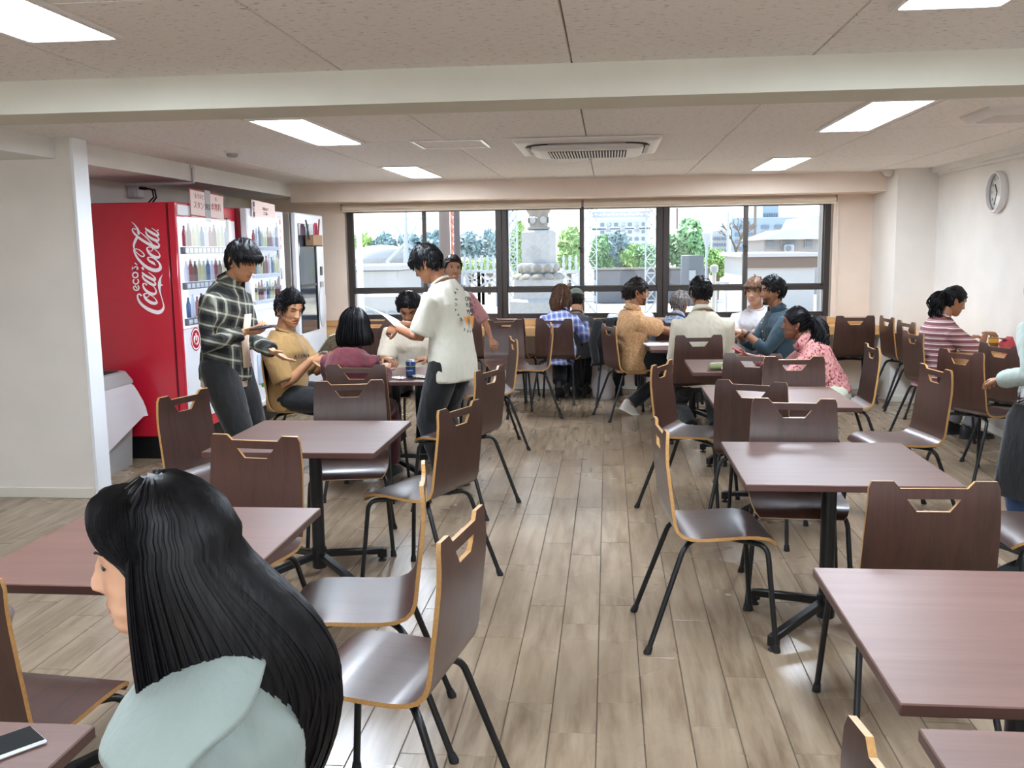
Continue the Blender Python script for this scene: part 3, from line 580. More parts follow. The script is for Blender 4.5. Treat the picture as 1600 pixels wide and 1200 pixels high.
# paper signs taped on top
m_pap = plain('pink_paper', 'ecd6d0', .7); m_ptx = plain('red_ink', 'a2402f', .7)
def sign(lb, X, ya, yb, za, zb, tilt=0, fn=None, group=None):
    s_ = thing('paper_sign', lb, 'sign', (X, (ya + yb) / 2, za), 0, group); w_, h_ = yb - ya, zb - za
    MB().box((0, 0, h_ / 2), (.003, w_, h_)).build('sheet', m_pap, s_)
    if fn: fn(s_, w_, h_)
    s_.rotation_euler = (rad(tilt), 0, 0); return s_
def tx(s_, body, size, y, z, mat, x=.0022): strip_text(body, size, mat, 'printed_words', s_, face_mtx((x, y, z), (0, 1, 0), (0, 0, 1)))
def s1(s_, w_, h_):
    fr = MB()
    for sy in (-1, 1): fr.box((.002, sy * (w_ / 2 - .004), h_ / 2), (.002, .008, h_))
    for z in (.012, h_ - .004): fr.box((.002, 0, z), (.002, w_, .01))
    fr.build('red_border', m_ptx, s_); tx(s_, 'もうひとつ', .042, -.13, h_ - .05, m_ptx); tx(s_, 'スタンプ', .062, -.135, h_ - .12, m_ptx); tx(s_, '本無料', .066, .16, h_ - .11, m_ptx); tx(s_, '15', .04, .16, h_ - .045, m_ptx)
    c = MB().box((.003, 0, .10), (.003, .10, .24)).build('grey_coupon', plain('grey_coupon', 'a9a3a4', .6), s_); tx(s_, '限定', .05, 0, .09, m_ink, .005)
sign('pink paper sign with red border and red writing taped on the red vending machine', -3.105, 7.02, 7.66, 1.79, 2.00, -2, s1)
def s2(s_, w_, h_):
    MB().box((.002, -w_ / 2 + .04, h_ * .5), (.002, .045, h_ * .85)).build('grey_block', plain('mauve_ink', '6d5a62', .7), s_); tx(s_, '容器は必ず', .03, .04, h_ - .06, m_ptx); tx(s_, 'ゴミ箱へ', .032, .04, h_ - .10, m_ink); tx(s_, '温', .05, -w_ / 2 + .04, h_ * .5, m_print, .004)
sign('pale paper sign with small dark writing taped on the white vending machine', -3.015, 8.05, 8.62, 1.80, 1.965, -2, s2)
# second machine
t, W, D = vending('vending_machine', 'white drinks vending machine in the middle of the three, dark red side', -3.03, 7.95, 8.88, plain('vending_maroon', '8e2b33', .3))
MB().box((-.0275, 0, 1.04), (.055, W, 1.72), bev=.006).build('door', m_white, t)
MB().box((.002, -.09, 1.43), (.012, .66, .80), bev=.003).build('display_back', m_case, t); MB().box((.008, .25, 1.40), (.014, .02, .80)).build('dark_frame', m_blk, t)
for r_, z in enumerate((1.56, 1.325, 1.10)):
    MB().box((.016, -.09, z), (.02, .65, .03), bev=.002).build('button_strip', plain('pale_strip', 'c4cad6', .4), t)
    for k in range(9): shelf_bottle(t, .02, -.37 + k * .07, z + .02, .14 + .015 * (k % 3), .016, cols[(k * 7 + r_ * 2) % 6])
MB().box((.03, -.09, 1.21), (.006, .66, .035)).build('price_rail', plain('dark_rail', '3c3038', .5), t); MB().box((.036, -.09, 1.43), (.003, .65, .80)).build('glass', m_vglass, t)
s_ = MB().box((.002, .36, 1.66), (.006, .09, .40), bev=.002).build('red_print_strip', m_pap, t)
for k, ch in enumerate('あったか'): strip_text(ch, .05, m_ptx, 'printed_words', t, face_mtx((.0056, .36, 1.80 - k * .075), (0, 1, 0), (0, 0, 1)))
MB().box((.006, .36, 1.33), (.012, .05, .10), bev=.003).build('coin_slot', m_alw, t); MB().box((.006, -.1, .52), (.016, .55, .26), bev=.006).build('delivery_flap', plain('pale_blue_plastic', 'b8c6d8', .3), t)
MB().box((.004, -.24, .42), (.006, .12, .13)).build('green_sticker', plain('green_sticker', '3d8f4f', .5), t); MB().box((.01, 0, .22), (.02, W - .04, .03)).build('kick_strip', m_white, t)
for y in (-.4, .4): MB().lathe([(.04, 0), (.04, .012), (.015, .02), (.015, .17)], 12, (-.05, y, 0)).build('levelling_foot', m_alw, t)
# third machine
t, W, D = vending('vending_machine', 'grey-sided white vending machine nearest the window, dark glass door', -2.965, 9.05, 9.93, m_grey)
MB().box((-.0275, 0, 1.04), (.055, W, 1.72), bev=.012).build('door', m_white, t); MB().box((-.2, -W / 2 - .001, 1.04), (.005, .003, 1.70)).build('side_seam', m_blk, t)
MB().box((.002, -.14, 1.27), (.012, .50, 1.06), bev=.004).build('dark_window', plain('smoked_panel', '2c3340', .12, 0, Coat_Weight=.5), t); MB().box((.008, .125, 1.27), (.02, .03, 1.06), bev=.004).build('handle_bar', m_blk, t); MB().box((.009, -.14, 1.20), (.01, .5, .025)).build('rail', m_blk, t)
MB().lathe([(.001, .0), (.10, .0), (.115, .008), (.1, .014), (.001, .015)], 28, (.0, .31, .97), RX.inverted(), sx=1.9, sy=1).build('oval_plate', plain('pale_oval', 'd2d4da', .35), t)
MB().box((.006, .31, 1.33), (.01, .06, .09), bev=.003).build('coin_slot', m_blk, t); MB().box((.006, .31, 1.18), (.012, .09, .08), bev=.003).build('bill_slot', m_grey, t)
for y in (-.38, .38): MB().lathe([(.04, 0), (.04, .012), (.015, .02), (.015, .17)], 12, (-.05, y, 0)).build('levelling_foot', m_alw, t)
t = thing('pen_box', 'brown cardboard box of pens and ribbons stuck on the grey-sided vending machine', 'box', (-2.90, 9.40, 1.58)); m_card = plain('brown_card', '94755a', .8)
bx = MB(); bx.box((0, 0, .004), (.08, .30, .008)); bx.box((-.036, 0, .055), (.008, .30, .11)); bx.box((.036, 0, .055), (.008, .30, .11)); bx.box((0, -.146, .055), (.064, .008, .11)); bx.box((0, .146, .055), (.064, .008, .11)); bx.build('carton', m_card, t)
for y0, y1, c, h in ((-.12, -.24, '3a3c44', .25), (.12, .20, '8c3b30', .27), (.06, .08, '6b2a34', .2)): MB().tube([(0, y0, .02), (0, y1, h)], .008, 7).build('pencil', plain('pencil_' + c, c, .5), t)
for y in (.0, .05): MB().tube([(.01, y - .02, .05), (.01, y - .015, .20), (.01, y + .01, .225), (.01, y + .03, .2), (.01, y + .035, .05)], .007, 7).build('ribbon', plain('pink_ribbon', 'b83a58', .5), t)
# ---------------------------------------------------------------- bin, socket, conduit
m_binp = plain('grey_bin_plastic', '9c9b99', .45)
t = thing('litter_bin', 'grey plastic litter bin with a hanging white bag beside the red machine', 'bin', (-3.62, 6.36, 0))
MB().loft([rr3(.30, .52, .03, 0), rr3(.34, .58, .03, .55), rr3(.36, .60, .03, .552), rr3(.36, .60, .03, .585)]).build('body', m_binp, t)
MB().loft([rr3(.355, .595, .03, .60), rr3(.355, .595, .03, .62), rr3(.30, .52, .04, .69), rr3(.28, .50, .04, .695)]).build('lid', m_binp, t); MB().loft([rr3(.24, .42, .03, .6955), rr3(.24, .42, .03, .699)]).build('opening', m_dark, t)
bg_ = MB(); rb = random.Random(3); R_ = []
for i, (s_, z) in enumerate(((.99, .60), (1.04, .585), (1.12, .53), (1.22, .46), (1.30, .40), (1.36, .35))):
    q = []
    for k, (a, b) in enumerate(rrect(.36, .60, .05, 8)):
        f = 1 + (mnoise.noise(V((a * 9, b * 9, z * 4))) * .10 + .06 * sin(k * 1.9)) * i / 3; zz = z - (.12 * max(0, mnoise.noise(V((a * 6, b * 6, 2)))) + (.10 if a > 0 and b < 0 else 0)) * i / 3; q.append((a * s_ * f * (.85 if a < 0 else 1), b * s_ * f * .93, zz))
    R_.append(q)
bg_.grid(R_, True)
m_bag = NT('white_bag_film').set('e2dde0', .3).m; m_bag.node_tree.nodes['Principled BSDF'].inputs['Alpha'].default_value = .72
o = bg_.build('plastic_bag', m_bag, t, ang=70)
t = thing('socket_box', 'grey wall socket box with black plugs above the red machine', 'socket', (-3.9, 7.72, 2.045)); m_sock = plain('socket_grey', 'c9c5c6', .5)
MB().box((.03, 0, 0), (.06, .17, .12), bev=.005).build('box', m_sock, t); MB().box((.062, .02, 0), (.006, .11, .10), bev=.002).build('face_plate', m_print, t); MB().tube([(.03, -.03, .06), (.03, -.03, .12)], .012, 8).build('conduit', m_sock, t)
for k, y in enumerate((.0, .045)):
    p = MB().box((.085, y, .02), (.04, .028, .024), bev=.004).build('plug', m_blk, t); MB().tube([(.10, y, .02), (.15, y + .05, .01), (.14, y + .09, -.05), (.07, y + .09 + .03 * k, -.11), (.03, y + .08, -.2)], .007, 8).build('cable', m_blk, p)
cb = MB(); cb.tube([(-3.297, 7.56, 2.22), (-3.297, 7.56, 2.12), (-3.30, 7.56, 2.09), (-3.33, 7.56, 2.085), (-3.87, 7.56, 2.085)], .012, 10); cb.box((-3.299, 7.56, 2.215), (.03, .05, .03), bev=.004)
cb.build('conduit_pipe', plain('white_conduit', 'dcd7d6', .45), label='thin white conduit pipe bent round the bulkhead above the machines', cat='pipe')
# ---------------------------------------------------------------- outside the window
CR = camo.matrix_world.to_3x3()
def W(u, v, Y): # the point at depth Y that the photograph shows at (u, v)
    d = CR @ V(((u - 800) / 1504.45, -(v - 600) / 1504.45, -1)); t = Y / d.y; return V((d.x * t, Y, 1.53 + d.z * t))
GZ = -.25
def ground_mat():
    a = NT('pale_gravel_ground').set('c9c2b4', .9); nz = a.n('TexNoise', Scale=.35, Detail=8.0, Roughness=.65); a.l(a.obj(), nz.inputs['Vector'])
    n2 = a.n('TexNoise', Scale=9.0, Detail=4.0); a.l(a.obj(), n2.inputs['Vector']); f = a.math('ADD', a.math('MULTIPLY', nz.outputs[0], .7), a.math('MULTIPLY', n2.outputs[0], .3))
    a.l(a.ramp(f, [(.36, '857c6e'), (.5, 'b8b1a4'), (.6, 'c6bfb3')]), a.b.inputs['Base Color']); a.bump(n2.outputs[0], .5, .05); return a.m
struct('ground', MB().box((0, 80, GZ - .1), (220, 138.6, .2)), ground_mat())
m_stone = paint('granite', '8a8c8e', .8, .12, 14); m_stone2 = paint('weathered_stone', '77746f', .85, .2, 8)
# granite lantern pillar
c0 = W(842, 400, 20.0); pxm = 20.0 / 1504.45
t = thing('stone_monument', 'tall pale granite lantern pillar with carved lotus base outside the middle window', 'monument', (c0.x, 20.0, GZ))
def zz(v): return W(842, v, 20.0).z - GZ
def octa(r, z, n=8, a0=22.5, sq=1): return [(r * cos(rad(a0 + 360 / n * k)), r * sin(rad(a0 + 360 / n * k)), z) for k in range(n)]
MB().loft([octa(.36, zz(411), 6, 12), octa(.36, zz(363), 6, 12), octa(.30, zz(360), 6, 12)]).build('shaft', m_stone, t, ang=20)
MB().lathe([(.20, zz(360)), (.24, zz(358)), (.24, zz(355)), (.19, zz(354)), (.20, zz(335)), (.24, zz(331)), (.26, zz(322)), (.2, zz(316))], 24).build('carved_drum', m_stone2, t)
for k in range(6):
    a = 2 * pi * k / 6; MB().lathe([(.06, 0), (.075, .015), (.05, .02), (.03, .012)], 12, (.195 * cos(a), .195 * sin(a), zz(344)), M4.Rotation(a, 3, 'Z') @ M4.Rotation(pi / 2, 3, 'Y')).build('roundel', m_stone, t)
MB().lathe([(.33, zz(428)), (.40, zz(424)), (.43, zz(417)), (.42, zz(412)), (.35, zz(411))], 32).build('lotus_bowl', m_stone, t)
for k in range(12):
    a = 2 * pi * k / 12; R_ = M4.Rotation(a, 3, 'Z'); MB().ell((.40 * cos(a), .40 * sin(a), zz(418)), (.045, .10, .085), 10, 7, R_).build('lotus_petal', m_stone2, t)
    MB().ell((.45 * cos(a), .45 * sin(a), zz(431)), (.10, .11, .05), 10, 7, R_ @ M4.Rotation(.5, 3, 'Y')).build('lotus_petal', m_stone2, t)
MB().lathe([(.52, zz(436)), (.50, zz(432)), (.36, zz(427))], 32).build('lotus_foot', m_stone2, t)
MB().loft([octa(.56, zz(466)), octa(.54, zz(436))]).build('base_block', m_stone, t, ang=20); MB().loft([octa(.62, 0), octa(.64, zz(470)), octa(.57, zz(466))]).build('plinth', m_stone, t, ang=20)
m_wm = plain('white_painted_steel', '98a0a9', .5); m_pole = plain('pale_blue_pole', 'c3cfdc', .5); m_dkpole = plain('brown_grey_pole', '6b625e', .8)
def pole(lb, u, v0, v1, Y, r, m, lean=0, cap=None):
    a = W(u, v0, Y); p = MB(); p.tube([(0, 0, 0), (lean, 0, a.z - GZ)], [r, r * .85], 12)
    t = thing('pole', lb, 'pole', (W(u, v1, Y).x, Y, GZ)); p.build('shaft', m, t); MB().lathe([(r * 2.2, 0), (r * 2.2, .05), (r * 1.1, .08)], 12).build('base_collar', m, t)
    if cap: cap(t, a.z - GZ)
    return t
def lantern(t, z): MB().lathe([(.04, z - .02), (.13, z + .32), (.15, z + .36), (.02, z + .44)], 12).build('lantern_head', m_wm, t)
def bolcap(t, z): MB().lathe([(.05, z - .05), (.06, z), (.055, z + .04), (.02, z + .06)], 14).build('cap', m_wm, t)
pole('pale blue steel pole at the left end of the view outside', 565, 300, 480, 15, .05, m_pole)
pole('thick brown-grey concrete pole outside behind the smiling woman', 697, 250, 470, 30, .19, m_dkpole)
pole('dark leaning pole beside the brown-grey concrete pole', 716, 250, 470, 28, .10, plain('dark_pole', '4c4648', .8))
pole('white lamp post with a flared lantern head outside', 1103, 386, 460, 26, .04, m_wm, 0, lantern)
pole('thin tall white pole outside left of the bare tree', 1136, 330, 460, 28, .04, m_wm)
pole('short grey bollard-like post with a cap outside', 1115, 420, 480, 14, .035, plain('grey_post', 'a9abad', .6), 0, bolcap)
pole('white drain pipe outside at the right end of the windows', 1279, 250, 490, 12.6, .035, m_wm)
pole('thin dark utility pole far outside near the dense tree', 1057, 325, 440, 45, .06, m_dkpole); pole('thin dark utility pole far outside behind the low house', 1178, 320, 430, 60, .10, m_dkpole)
# red lattice mast and white lattice towers
def lattice(name, lb, u, v0, v1, Y, w_, m, nseg=None):
    a = W(u, v0, Y); h = a.z - GZ; t = thing(name, lb, 'tower', (a.x, Y, GZ)); r = w_ / 2; p = MB(); q = MB(); nseg = nseg or max(3, int(h / (w_ * 1.15))); th = max(.03, w_ * .085)
    for sx in (-1, 1):
        for sy in (-1, 1): MB().bar((sx * r, sy * r, 0), (sx * r, sy * r, h), th, th).build('leg', m, t)
    for k in range(nseg):
        z0, z1 = h * k / nseg, h * (k + 1) / nseg
        for s_ in (-1, 1):
            q.bar((-r, s_ * r, z0), (r, s_ * r, z1), th * .7, th * .7); q.bar((r, s_ * r, z0), (-r, s_ * r, z1), th * .7, th * .7); q.bar((s_ * r, -r, z0), (s_ * r, r, z1), th * .7, th * .7)
            q.bar((-r, s_ * r, z1), (r, s_ * r, z1), th * .7, th * .7)
    b = q.build('bracing', m, t); b['kind'] = 'stuff'; return t
lattice('lattice_mast', 'slim red lattice mast outside beside the brown-grey pole', 709, 250, 470, 29, .22, plain('red_steel', 'b0604f', .6))
lattice('lattice_tower', 'white steel lattice tower outside left of the stone monument', 801, 322, 448, 27, .22, m_wm)
lattice('lattice_tower', 'white steel lattice tower outside right of the window latch', 922, 318, 450, 26, .34, m_wm)
lattice('lattice_tower', 'white steel lattice tower outside left of the cream-shirted man', 1018, 318, 450, 26, .30, m_wm)
def truss(lb, u0, u1, v0, v1, Y):
    a, b = W(u0, v1, Y), W(u1, v0, Y); t = thing('lattice_beam', lb, 'beam', ((a.x + b.x) / 2, Y, a.z)); L = b.x - a.x; h = b.z - a.z; n = 14
    for z in (0, h): MB().bar((-L / 2, 0, z), (L / 2, 0, z), .05, .05).build('chord', m_wm, t)
    q = MB()
    for k in range(n): x0 = -L / 2 + L * k / n; x1 = x0 + L / n; q.bar((x0, 0, 0 if k % 2 else h), (x1, 0, h if k % 2 else 0), .035, .035)
    q.build('bracing', m_wm, t)['kind'] = 'stuff'
truss('upper white lattice beam between the two right-hand lattice towers', 925, 1016, 331, 339, 26); truss('lower thin white beam between the two right-hand lattice towers', 925, 1016, 356, 359, 26)
for k, u in enumerate((950, 973, 995)):
    a = W(u, 366, 26); MB().lathe([(.03, .3), (.07, .25), (.03, .2), (.08, .15), (.03, .1), (.09, .05), (.02, 0)], 10, a).build('insulator', m_wm, label='small white insulator under the thin outside beam, %s of three' % ('leftmost', 'middle', 'rightmost')[k], cat='insulator', group='hanging insulators')
# tripod rig and substation frames at the left
t = thing('steel_tripod', 'white steel tripod rig with a tall mast outside the left window', 'frame', (W(634, 450, 29).x, 29, GZ)); T0 = lambda u, v: W(u, v, 29) - t.location
MB().tube([(0, 0, 0), T0(634, 330)], [.13, .04], 10).build('mast', m_wm, t)
for u, v in ((600, 410), (668, 410)): MB().bar(T0(u, v) + V((0, .4, 0)), T0(634, 380), .09, .09).build('strut', m_wm, t)
for u in (604, 664): MB().bar(T0(u, 408), T0(634, 452), .08, .08).build('strut', m_wm, t)
for u in (618, 651): MB().bar(T0(634, 380), T0(u, 352), .05, .05).build('arm', m_wm, t)
MB().bar(T0(585, 338), T0(668, 342), .03, .03).build('cross_wire', m_wm, t)
for i, (u0, u1) in enumerate(((722, 748), (748, 776), (876, 905))):
    t = thing('substation_frame', 'white braced switchgear frame outside, %s' % ('behind the smiling woman', 'left of the first dark mullion', 'right of the stone monument')[i], 'frame', (W((u0 + u1) / 2, 450, 30).x, 30, GZ)); F0 = lambda u, v, d=0: W(u, v, 30) - t.location + V((0, d, 0))
    for d in (0, 1.0):
        for u in (u0, u1): MB().bar(F0(u, 425, d), V((F0(u, 425, d).x, F0(u, 425, d).y, 0)), .09, .09).build('post', m_wm, t)
        MB().bar(F0(u0, 425, d), F0(u1, 425, d), .08, .08).build('rail', m_wm, t); MB().bar(F0(u0, 428, d), F0(u1, 450, d), .05, .05).build('brace', m_wm, t); MB().bar(F0(u1, 428, d), F0(u0, 450, d), .05, .05).build('brace', m_wm, t)
    for k in range(3): MB().lathe([(.06, 0), (.03, .1), (.06, .2), (.03, .3), (.05, .4), (.02, .5)], 10, F0(u0 + (u1 - u0) * (k + .5) / 3, 424)).build('bushing', m_wm, t)
# white blocks at the left, buildings at the right
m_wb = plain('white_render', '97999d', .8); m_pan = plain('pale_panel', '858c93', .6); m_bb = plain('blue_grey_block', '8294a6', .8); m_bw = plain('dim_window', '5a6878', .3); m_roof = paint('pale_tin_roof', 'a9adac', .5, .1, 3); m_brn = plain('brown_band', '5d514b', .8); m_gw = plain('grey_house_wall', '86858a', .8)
def block(name, lb, u0, u1, v0, v1, Y, D, m, cat='building', extra=None, bottom=None):
    a, b = W(u0, v1, Y), W(u1, v0, Y); z0 = GZ if bottom is None else a.z; t = thing(name, lb, cat, ((a.x + b.x) / 2, Y + D / 2, z0)); w_, h = b.x - a.x, b.z - z0
    MB().box((0, 0, h / 2), (w_, D, h), bev=.03).build('wall', m, t)
    if extra: extra(t, w_, h, -D / 2)
    return t
def ex1(t, w_, h, y):
    for k in range(3): MB().box((-w_ * .3 + k * w_ * .3, y - .02, h * .45), (w_ * .22, .05, h * .5), bev=.02).build('panel', m_pan, t)
def ex2(t, w_, h, y): MB().box((0, 0, h + .06), (w_ + .2, -2 * y + .2, .12)).build('roof_slab', m_wb, t)
block('pump_house', 'white box-shaped block outside at the left end of the windows', 548, 622, 422, 455, 24, 3, m_wb, 'building', ex2); block('cabinet_block', 'low white cabinet with panels outside under the white block', 566, 624, 461, 478, 17, 1.0, m_wb, 'cabinet', ex1)
t = thing('storage_tank', 'white round-topped tank outside behind the box-shaped block', 'tank', (W(585, 420, 30).x, 31, GZ)); zt = W(585, 384, 30).z - GZ; MB().lathe([(.95, 0), (.95, zt - .35), (.8, zt - .1), (.4, zt), (.02, zt + .03)], 24).build('shell', m_wb, t); MB().lathe([(.97, zt - .5), (.97, zt - .42)], 24).build('hoop', m_pan, t)
def exlow(t, w_, h, y):
    MB().box((0, 0, h + .02), (w_ + .25, -2 * y + .25, .08)).build('roof_slab', m_wb, t); MB().box((0, y - .03, h - .12), (w_ + .08, .08, .28)).build('fascia_band', m_brn, t); MB().box((-w_ * .2, y - .015, h * .62), (w_ * .28, .03, .06)).build('vent', m_pan, t)
block('garage_block', 'low white building with a brown band under its roof outside the right window', 1164, 1274, 399, 470, 22, 4, m_wb, 'building', exlow)
t = thing('house', 'grey house with a pale sloping tin roof outside the right window', 'house', (W(1236, 395, 36).x, 38, GZ)); H0 = lambda u, v: W(u, v, 36) - V((t.location.x, 36, t.location.z)); hw = (W(1275, 395, 36) - W(1190, 395, 36)).x; hz = H0(1236, 372).z
MB().box((0, 0, hz / 2), (hw, 4, hz)).build('wall', m_gw, t); rf = MB(); za, zb_ = hz, H0(1236, 354).z
rf.prism([(-hw / 2 - .25, za - .05), (-hw * .12, zb_ - .1), (hw * .18, zb_ - .1), (hw * .30, zb_ + .35), (hw / 2 + .3, zb_ + .35), (hw / 2 + .3, za - .05)], -2.4, 2.4, lambda u, v, w_: (u, w_, v)); rf.build('roof', m_roof, t)
for k, (u0, u1) in enumerate(((1194, 1213), (1219, 1245), (1257, 1271))):
    a, b = H0(u0, 387), H0(u1, 375); f = MB().box(((a.x + b.x) / 2, -2.02, (a.z + b.z) / 2), (b.x - a.x, .08, b.z - a.z)).build('window', m_gw, t); MB().box(((a.x + b.x) / 2, -2.06, (a.z + b.z) / 2), (b.x - a.x - .1, .06, b.z - a.z - .08)).build('pane', m_bw, f)
f = MB().box(H0(1231, 388) + V((0, -2.2, 0)), (.34, .3, .28), bev=.03).build('air_unit', m_wb, t); MB().lathe([(.1, 0), (.1, .02)], 16, H0(1231, 388) + V((-.04, -2.36, 0)), M4.Rotation(pi / 2, 3, 'X')).build('fan', m_bw, f)
def exw(t, w_, h, y):
    for r in range(4):
        for k in range(7):
            f = MB().box((-w_ * .42 + k * w_ * .14, y - .05, h * (.35 + .15 * r)), (w_ * .08, .15, h * .07)).build('window', m_bw, t)
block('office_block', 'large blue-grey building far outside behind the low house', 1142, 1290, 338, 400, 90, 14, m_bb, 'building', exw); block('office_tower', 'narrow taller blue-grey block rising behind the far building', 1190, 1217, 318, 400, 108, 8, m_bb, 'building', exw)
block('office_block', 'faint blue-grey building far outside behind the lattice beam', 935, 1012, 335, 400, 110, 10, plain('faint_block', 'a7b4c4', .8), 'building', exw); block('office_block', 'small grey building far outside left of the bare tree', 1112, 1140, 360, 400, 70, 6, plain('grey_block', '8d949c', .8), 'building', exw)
m_fw = paint('dark_boundary_wall', '5f6168', .9, .15, 2)
block('boundary_wall', 'long dark grey boundary wall outside behind the lattice towers', 928, 1108, 420, 446, 31, .3, m_fw, 'wall', lambda t, w_, h, y: MB().box((0, 0, h + .03), (w_ + .05, .4, .06)).build('coping', m_stone2, t)); block('boundary_wall', 'dark boundary wall outside behind the white tripod', 612, 690, 432, 450, 33, .3, m_fw, 'wall', lambda t, w_, h, y: MB().box((0, 0, h + .03), (w_ + .05, .4, .06)).build('coping', m_stone2, t))
block('sign_board', 'dark slanted notice board outside under the dense tree', 1064, 1100, 398, 426, 29.5, .2, plain('slate_board', '4f565e', .6), 'board', lambda t, w_, h, y: MB().box((0, y - .02, h * .6), (w_ * .3, .03, h * .2)).build('pale_mark', m_pan, t))
for k, (u0, u1, v, Y) in enumerate(((724, 772, 468, 19), (905, 975, 466, 19), (1020, 1080, 470, 18), (1118, 1158, 466, 18), (930, 1000, 478, 15.5), (1090, 1160, 480, 15.5), (740, 790, 480, 15))):
    a, b = W(u0, v, Y), W(u1, v - 5, Y); MB().box(((a.x + b.x) / 2, Y, GZ + .09), (b.x - a.x, .35, .18), bev=.03).build('kerb_stone', m_stone2, label='low weathered kerb stone on the ground outside, %s' % ('below the smiling woman', 'farther, right of the middle latch', 'behind the cream-shirted man', 'left of the low white building', 'nearer, right of the middle latch', 'nearer, left of the low building', 'nearest, right of the printed shirt')[k], cat='stone', group='kerb stones outside')
t = thing('hand_rail', 'small white pipe rail outside beside the low white building', 'rail', (W(1148, 450, 25).x, 25, GZ))
for x in (-.45, .45): MB().tube([(x, 0, 0), (x, 0, .85)], .03, 8).build('post', m_wm, t)
MB().tube([(-.5, 0, .85), (.5, 0, .85)], .03, 8).build('rail', m_wm, t)
# trees
def leaf_mat(name, c0, c1):
    a = NT(name).set(c0, .7); g = a.n('NewGeometry'); a.l(a.ramp(g.outputs['Random Per Island'], [(.1, c0), (.9, c1)]), a.b.inputs['Base Color']); a.b.inputs['Transmission Weight'].default_value = 0; return a.m
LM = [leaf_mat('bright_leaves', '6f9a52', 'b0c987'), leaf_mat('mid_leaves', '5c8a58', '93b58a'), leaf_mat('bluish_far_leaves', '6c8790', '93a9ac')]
m_bark = paint('bark', '6a5a4c', .9, .2, 20)
def tree(lb, u, v0, v1, half, Y, kind, n=1500, blobs=9, seed=1, cat='tree', lf=.16):
    r = random.Random(seed); a, b = W(u, v1, Y), W(u, v0, Y); h = b.z - GZ; w_ = half * Y / 1504.45; z0 = max(a.z - GZ, .3); name = {'tree': 'leafy_tree', 'bush': 'bush'}[cat]
    t = thing(name, lb, cat, (a.x, Y, GZ)); cz = (z0 + h) / 2; hz_ = (h - z0) / 2; m = MB(); tr_ = MB(); tr_.tube([(0, 0, 0), (.05, 0, z0), (0, .05, cz + hz_ * .3)], [.05 + h * .018, .04 + h * .012, .02], 8); B = []
    for k in range(blobs):
        f = r.random() * 2 * pi; q = r.uniform(-.75, .8); rr_ = sqrt(max(0, 1 - q * q)) * w_ * r.uniform(.2, .75); B.append((V((rr_ * cos(f), rr_ * sin(f), cz + q * hz_ * .85)), r.uniform(.35, .55))); tr_.tube([(0, 0, z0 * .8), B[-1][0]], [.03 + h * .005, .01], 5)
    for k in range(n):
        c, s_ = B[k % blobs]; d = V((r.gauss(0, 1), r.gauss(0, 1), r.gauss(0, 1))).normalized(); p = c + V((d.x * w_ * s_, d.y * w_ * s_, d.z * hz_ * s_)) * r.uniform(.75, 1.05); x = V((r.gauss(0, 1), r.gauss(0, 1), r.gauss(0, 1))).normalized(); y = x.orthogonal().normalized(); q = lf * r.uniform(.6, 1.2); m.add([p - x * q, p - y * q * .5, p + x * q, p + y * q * .5], [(0, 1, 2, 3)])
    m.build('foliage', LM[kind], t, smooth=False, fixn=False)['kind'] = 'stuff'; tr_.build('trunk', m_bark, t)
tree('dense green tree outside left of the lamp post', 1072, 342, 432, 30, 32, 1, 3600, 14, 1); tree('light green bush outside behind the lamp post', 1120, 392, 432, 22, 33, 0, 1400, 9, 2, 'bush', .12); tree('rounded green bush outside under the bare tree', 1150, 396, 440, 18, 34, 0, 1400, 9, 3, 'bush', .12)
tree('bright green tree outside just right of the stone monument', 888, 352, 425, 20, 33, 0, 2200, 10, 4); tree('green tree outside left of the stone monument', 812, 352, 430, 14, 33, 0, 1400, 9, 5)
for k, (u, v, kd, wh) in enumerate(((940, 368, 1, 'first'), (962, 362, 2, 'second'), (985, 384, 0, 'third'), (1006, 380, 1, 'fourth'))): tree('tall hedge tree behind the boundary wall, %s from the left between the lattice towers' % wh, u, v, 428, 20, 36, kd, 1700, 9, 10 + k)
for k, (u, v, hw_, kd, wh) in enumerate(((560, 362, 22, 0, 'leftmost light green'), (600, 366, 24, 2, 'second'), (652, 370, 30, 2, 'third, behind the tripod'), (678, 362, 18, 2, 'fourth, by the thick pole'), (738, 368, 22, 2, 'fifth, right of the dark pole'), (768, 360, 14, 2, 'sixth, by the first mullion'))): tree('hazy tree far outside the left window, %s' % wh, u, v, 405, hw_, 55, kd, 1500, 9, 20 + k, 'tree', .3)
for k, (u, wh) in enumerate(((628, 'left of the tripod mast'), (655, 'right of the tripod mast'), (732, 'behind the first switchgear frame'), (764, 'behind the second switchgear frame'))): tree('low bright green bush outside %s' % wh, u, 404, 428, 14, 38, 0, 900, 7, 30 + k, 'bush', .12)
def branch(m, p, d, L, r_, k, rg):
    q = p + d * L; m.tube([p, p + d * L * .5 + V((rg.uniform(-.05, .05), 0, 0)) * L, q], [r_, r_ * .85, r_ * .65], 5)
    if k:
        for _ in range(3): branch(m, q, (d + V((rg.uniform(-.9, .9), rg.uniform(-.6, .6), rg.uniform(-.1, .5)))).normalized(), L * rg.uniform(.55, .75), r_ * .6, k - 1, rg)
t = thing('bare_tree', 'bare leafless tree outside left of the low white building', 'tree', (W(1148, 420, 33).x, 33, GZ)); m = MB(); branch(m, V((0, 0, .9)), V((.05, 0, 1)), .7, .07, 4, random.Random(5)); m.build('branches', m_bark, t); MB().tube([(0, 0, 0), (0, 0, .95)], [.11, .075], 10).build('trunk', m_bark, t)
